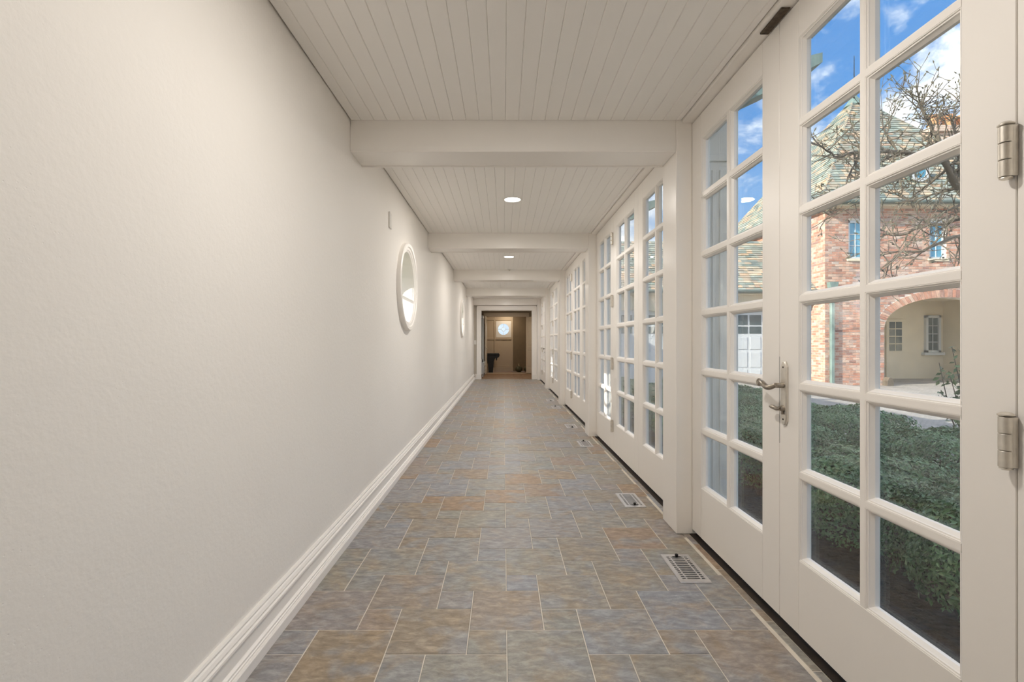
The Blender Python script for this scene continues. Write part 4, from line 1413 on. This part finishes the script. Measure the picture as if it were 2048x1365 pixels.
for (xx, yy, r, k) in PLACE:
    sc = rp_.uniform(0.95, 1.06)
    s_ = empty('boxwood_shrub', (xx, yy, GZ + 0.03), 'clipped green boxwood, %s from the camera in the row %s' % (ORDN[k], 'closest to the doors' if r == 0 else 'beside the cobbles'), 'shrub', 'boxwood shrubs outside the doors')
    s_.rotation_euler = (0, 0, rp_.choice([0, math.pi / 2, math.pi, -math.pi / 2]))
    s_.scale = (0.97, 0.97, sc * (1.0 if r == 0 else 1.04))
    inst('foliage', SH[k % 2], s_)
    inst('stems', stm[(k + r) % 2], s_)

# holly standing in front of the arch
hx, hy = 4.72, 4.78
hol = empty('holly', (hx, hy, GZ), 'young broad-leaved holly in front of the brick arch', 'shrub')
stq, lfq = MB(), MB()
for k in range(16):
    a = rp_.uniform(0, 6.28)
    top = Vector((hx + rp_.uniform(0.05, 0.30) * math.cos(a), hy + rp_.uniform(0.05, 0.30) * math.sin(a), rp_.uniform(0.55, 1.22)))
    p0 = Vector((hx, hy, GZ))
    pts = [p0, p0.lerp(top, 0.5) + Vector((rp_.uniform(-0.06, 0.06), 0, 0)), top]
    stq.tube(pts, [0.009, 0.006, 0.003], 5, caps=False)
    for j in range(26):
        t = rp_.uniform(0.35, 1.0)
        p = pts[0].lerp(pts[1], t * 2) if t < 0.5 else pts[1].lerp(pts[2], t * 2 - 1)
        leaf(lfq, p + Vector((rp_.uniform(-1, 1), rp_.uniform(-1, 1), rp_.uniform(-0.6, 0.6))) * 0.05, Vector((rp_.uniform(-1, 1), rp_.uniform(-1, 1), rp_.uniform(0, 1))), rp_.uniform(0.024, 0.040), rp_)
stq.build('stems', STEM, hol)
lfq.build('foliage', HOLLYM, hol)

# bare magnolia
TY = 7.6
tpx = lambda x, y, dy=0.0: Vector(((x - 1007) * (TY + dy) / 953, TY + dy, CAM_H + (685 - y) * (TY + dy) / 953))
tr_ = empty('magnolia_tree', tuple(tpx(1995, 685)[:2]) + (GZ,), 'bare spreading magnolia with fat buds in front of the slate roof', 'tree')
trunk, limbs, buds = MB(), MB(), MB()
rt = random.Random(21)
base_pt = tpx(1995, 685); base_pt.z = GZ
trunk.tube([base_pt, tpx(1985, 660), tpx(1962, 540), tpx(1945, 470)], [0.13, 0.11, 0.10, 0.085], 10)


def bud(p, d, s=1.0):
    d = d.normalized()
    buds.tube([p, p + d * 0.014 * s, p + d * 0.034 * s, p + d * 0.055 * s], [0.004, 0.0105 * s, 0.009 * s, 0.0015], 5, caps=False)


def twig(p, d, ln, r, depth):
    n_ = max(3, int(ln / 0.11))
    pts, dd = [p.copy()], d.normalized()
    for k in range(n_):
        dd = (dd + Vector((rt.uniform(-1, 1), rt.uniform(-1, 1), rt.uniform(-0.8, 1.1))) * 0.24).normalized()
        pts.append(pts[-1] + dd * ln / n_)
    limbs.tube(pts, [max(0.0036, r * (1 - 0.6 * k / n_)) for k in range(n_ + 1)], 5 if depth < 2 else 4, caps=False)
    if depth >= 2 or rt.random() < 0.7:
        bud(pts[-1], dd, rt.uniform(0.8, 1.25))
    if depth < 3:
        for k in range(1, n_ + 1):
            if rt.random() < (0.75 if depth < 2 else 0.45):
                side = Vector((rt.uniform(-1, 1), rt.uniform(-1, 1), rt.uniform(-0.6, 1.0)))
                nd = (dd * 0.6 + side.normalized()).normalized()
                twig(pts[k], nd, ln * rt.uniform(0.38, 0.7), max(0.0048, r * 0.62), depth + 1)


def limb(pxs, r0, r1, side=0.9):
    pts = [tpx(*q) for q in pxs]
    # finer, a little crooked
    fine = []
    for a, b_ in zip(pts[:-1], pts[1:]):
        for k in range(4):
            fine.append(a.lerp(b_, k / 4) + Vector((rt.uniform(-1, 1), rt.uniform(-1, 1), rt.uniform(-1, 1))) * 0.025)
    fine.append(pts[-1])
    n_ = len(fine)
    rad = [r0 + (r1 - r0) * k / (n_ - 1) for k in range(n_)]
    limbs.tube(fine, rad, 8, caps=False)
    for k in range(3, n_):
        d = (fine[k] - fine[k - 1]).normalized()
        for _ in range(3):
            if rt.random() < side:
                s_ = Vector((rt.uniform(-1, 1), rt.uniform(-0.7, 0.7), rt.uniform(-0.8, 1.0)))
                twig(fine[k], (d * 0.5 + s_.normalized()), rt.uniform(0.25, 0.62), max(0.010, rad[k] * 0.5), 1)
    twig(fine[-1], fine[-1] - fine[-2], 0.4, r1, 1)


limb([(1945, 470, 0), (1926, 385, 0.1), (1893, 335, 0.2), (1874, 275, 0.3), (1850, 228, 0.4), (1838, 195, 0.4)], 0.06, 0.010, 0.75)
limb([(1926, 385, 0.1), (1880, 312, -0.2), (1800, 306, -0.4), (1722, 306, -0.6), (1668, 312, -0.8), (1638, 292, -0.9)], 0.045, 0.008, 0.62)
limb([(1945, 470, 0), (1918, 470, -0.3), (1860, 498, -0.6), (1805, 505, -0.9), (1772, 535, -1.0)], 0.035, 0.008, 0.6)
limb([(1945, 470, 0), (1925, 440, 0.2), (1860, 452, 0.3), (1800, 470, 0.5), (1745, 470, 0.6)], 0.035, 0.008, 0.55)
limb([(1926, 385, 0.1), (1915, 300, 0.5), (1905, 245, 0.7), (1916, 200, 0.8)], 0.035, 0.008, 0.7)
limb([(1893, 335, 0.2), (1850, 375, 0.6), (1815, 400, 0.7), (1790, 380, 0.8)], 0.022, 0.006, 0.6)
limb([(1722, 306, -0.6), (1700, 345, -0.7), (1680, 395, -0.8), (1650, 440, -0.8)], 0.016, 0.006, 0.5)
limb([(1800, 306, -0.4), (1770, 270, -0.3), (1765, 240, -0.3)], 0.014, 0.006, 0.5)
trunk.build('trunk', BARK, tr_, smooth=40)
limbs.build('branches', BARK, tr_, smooth=60)
buds.build('buds', BUD, tr_, smooth=60)
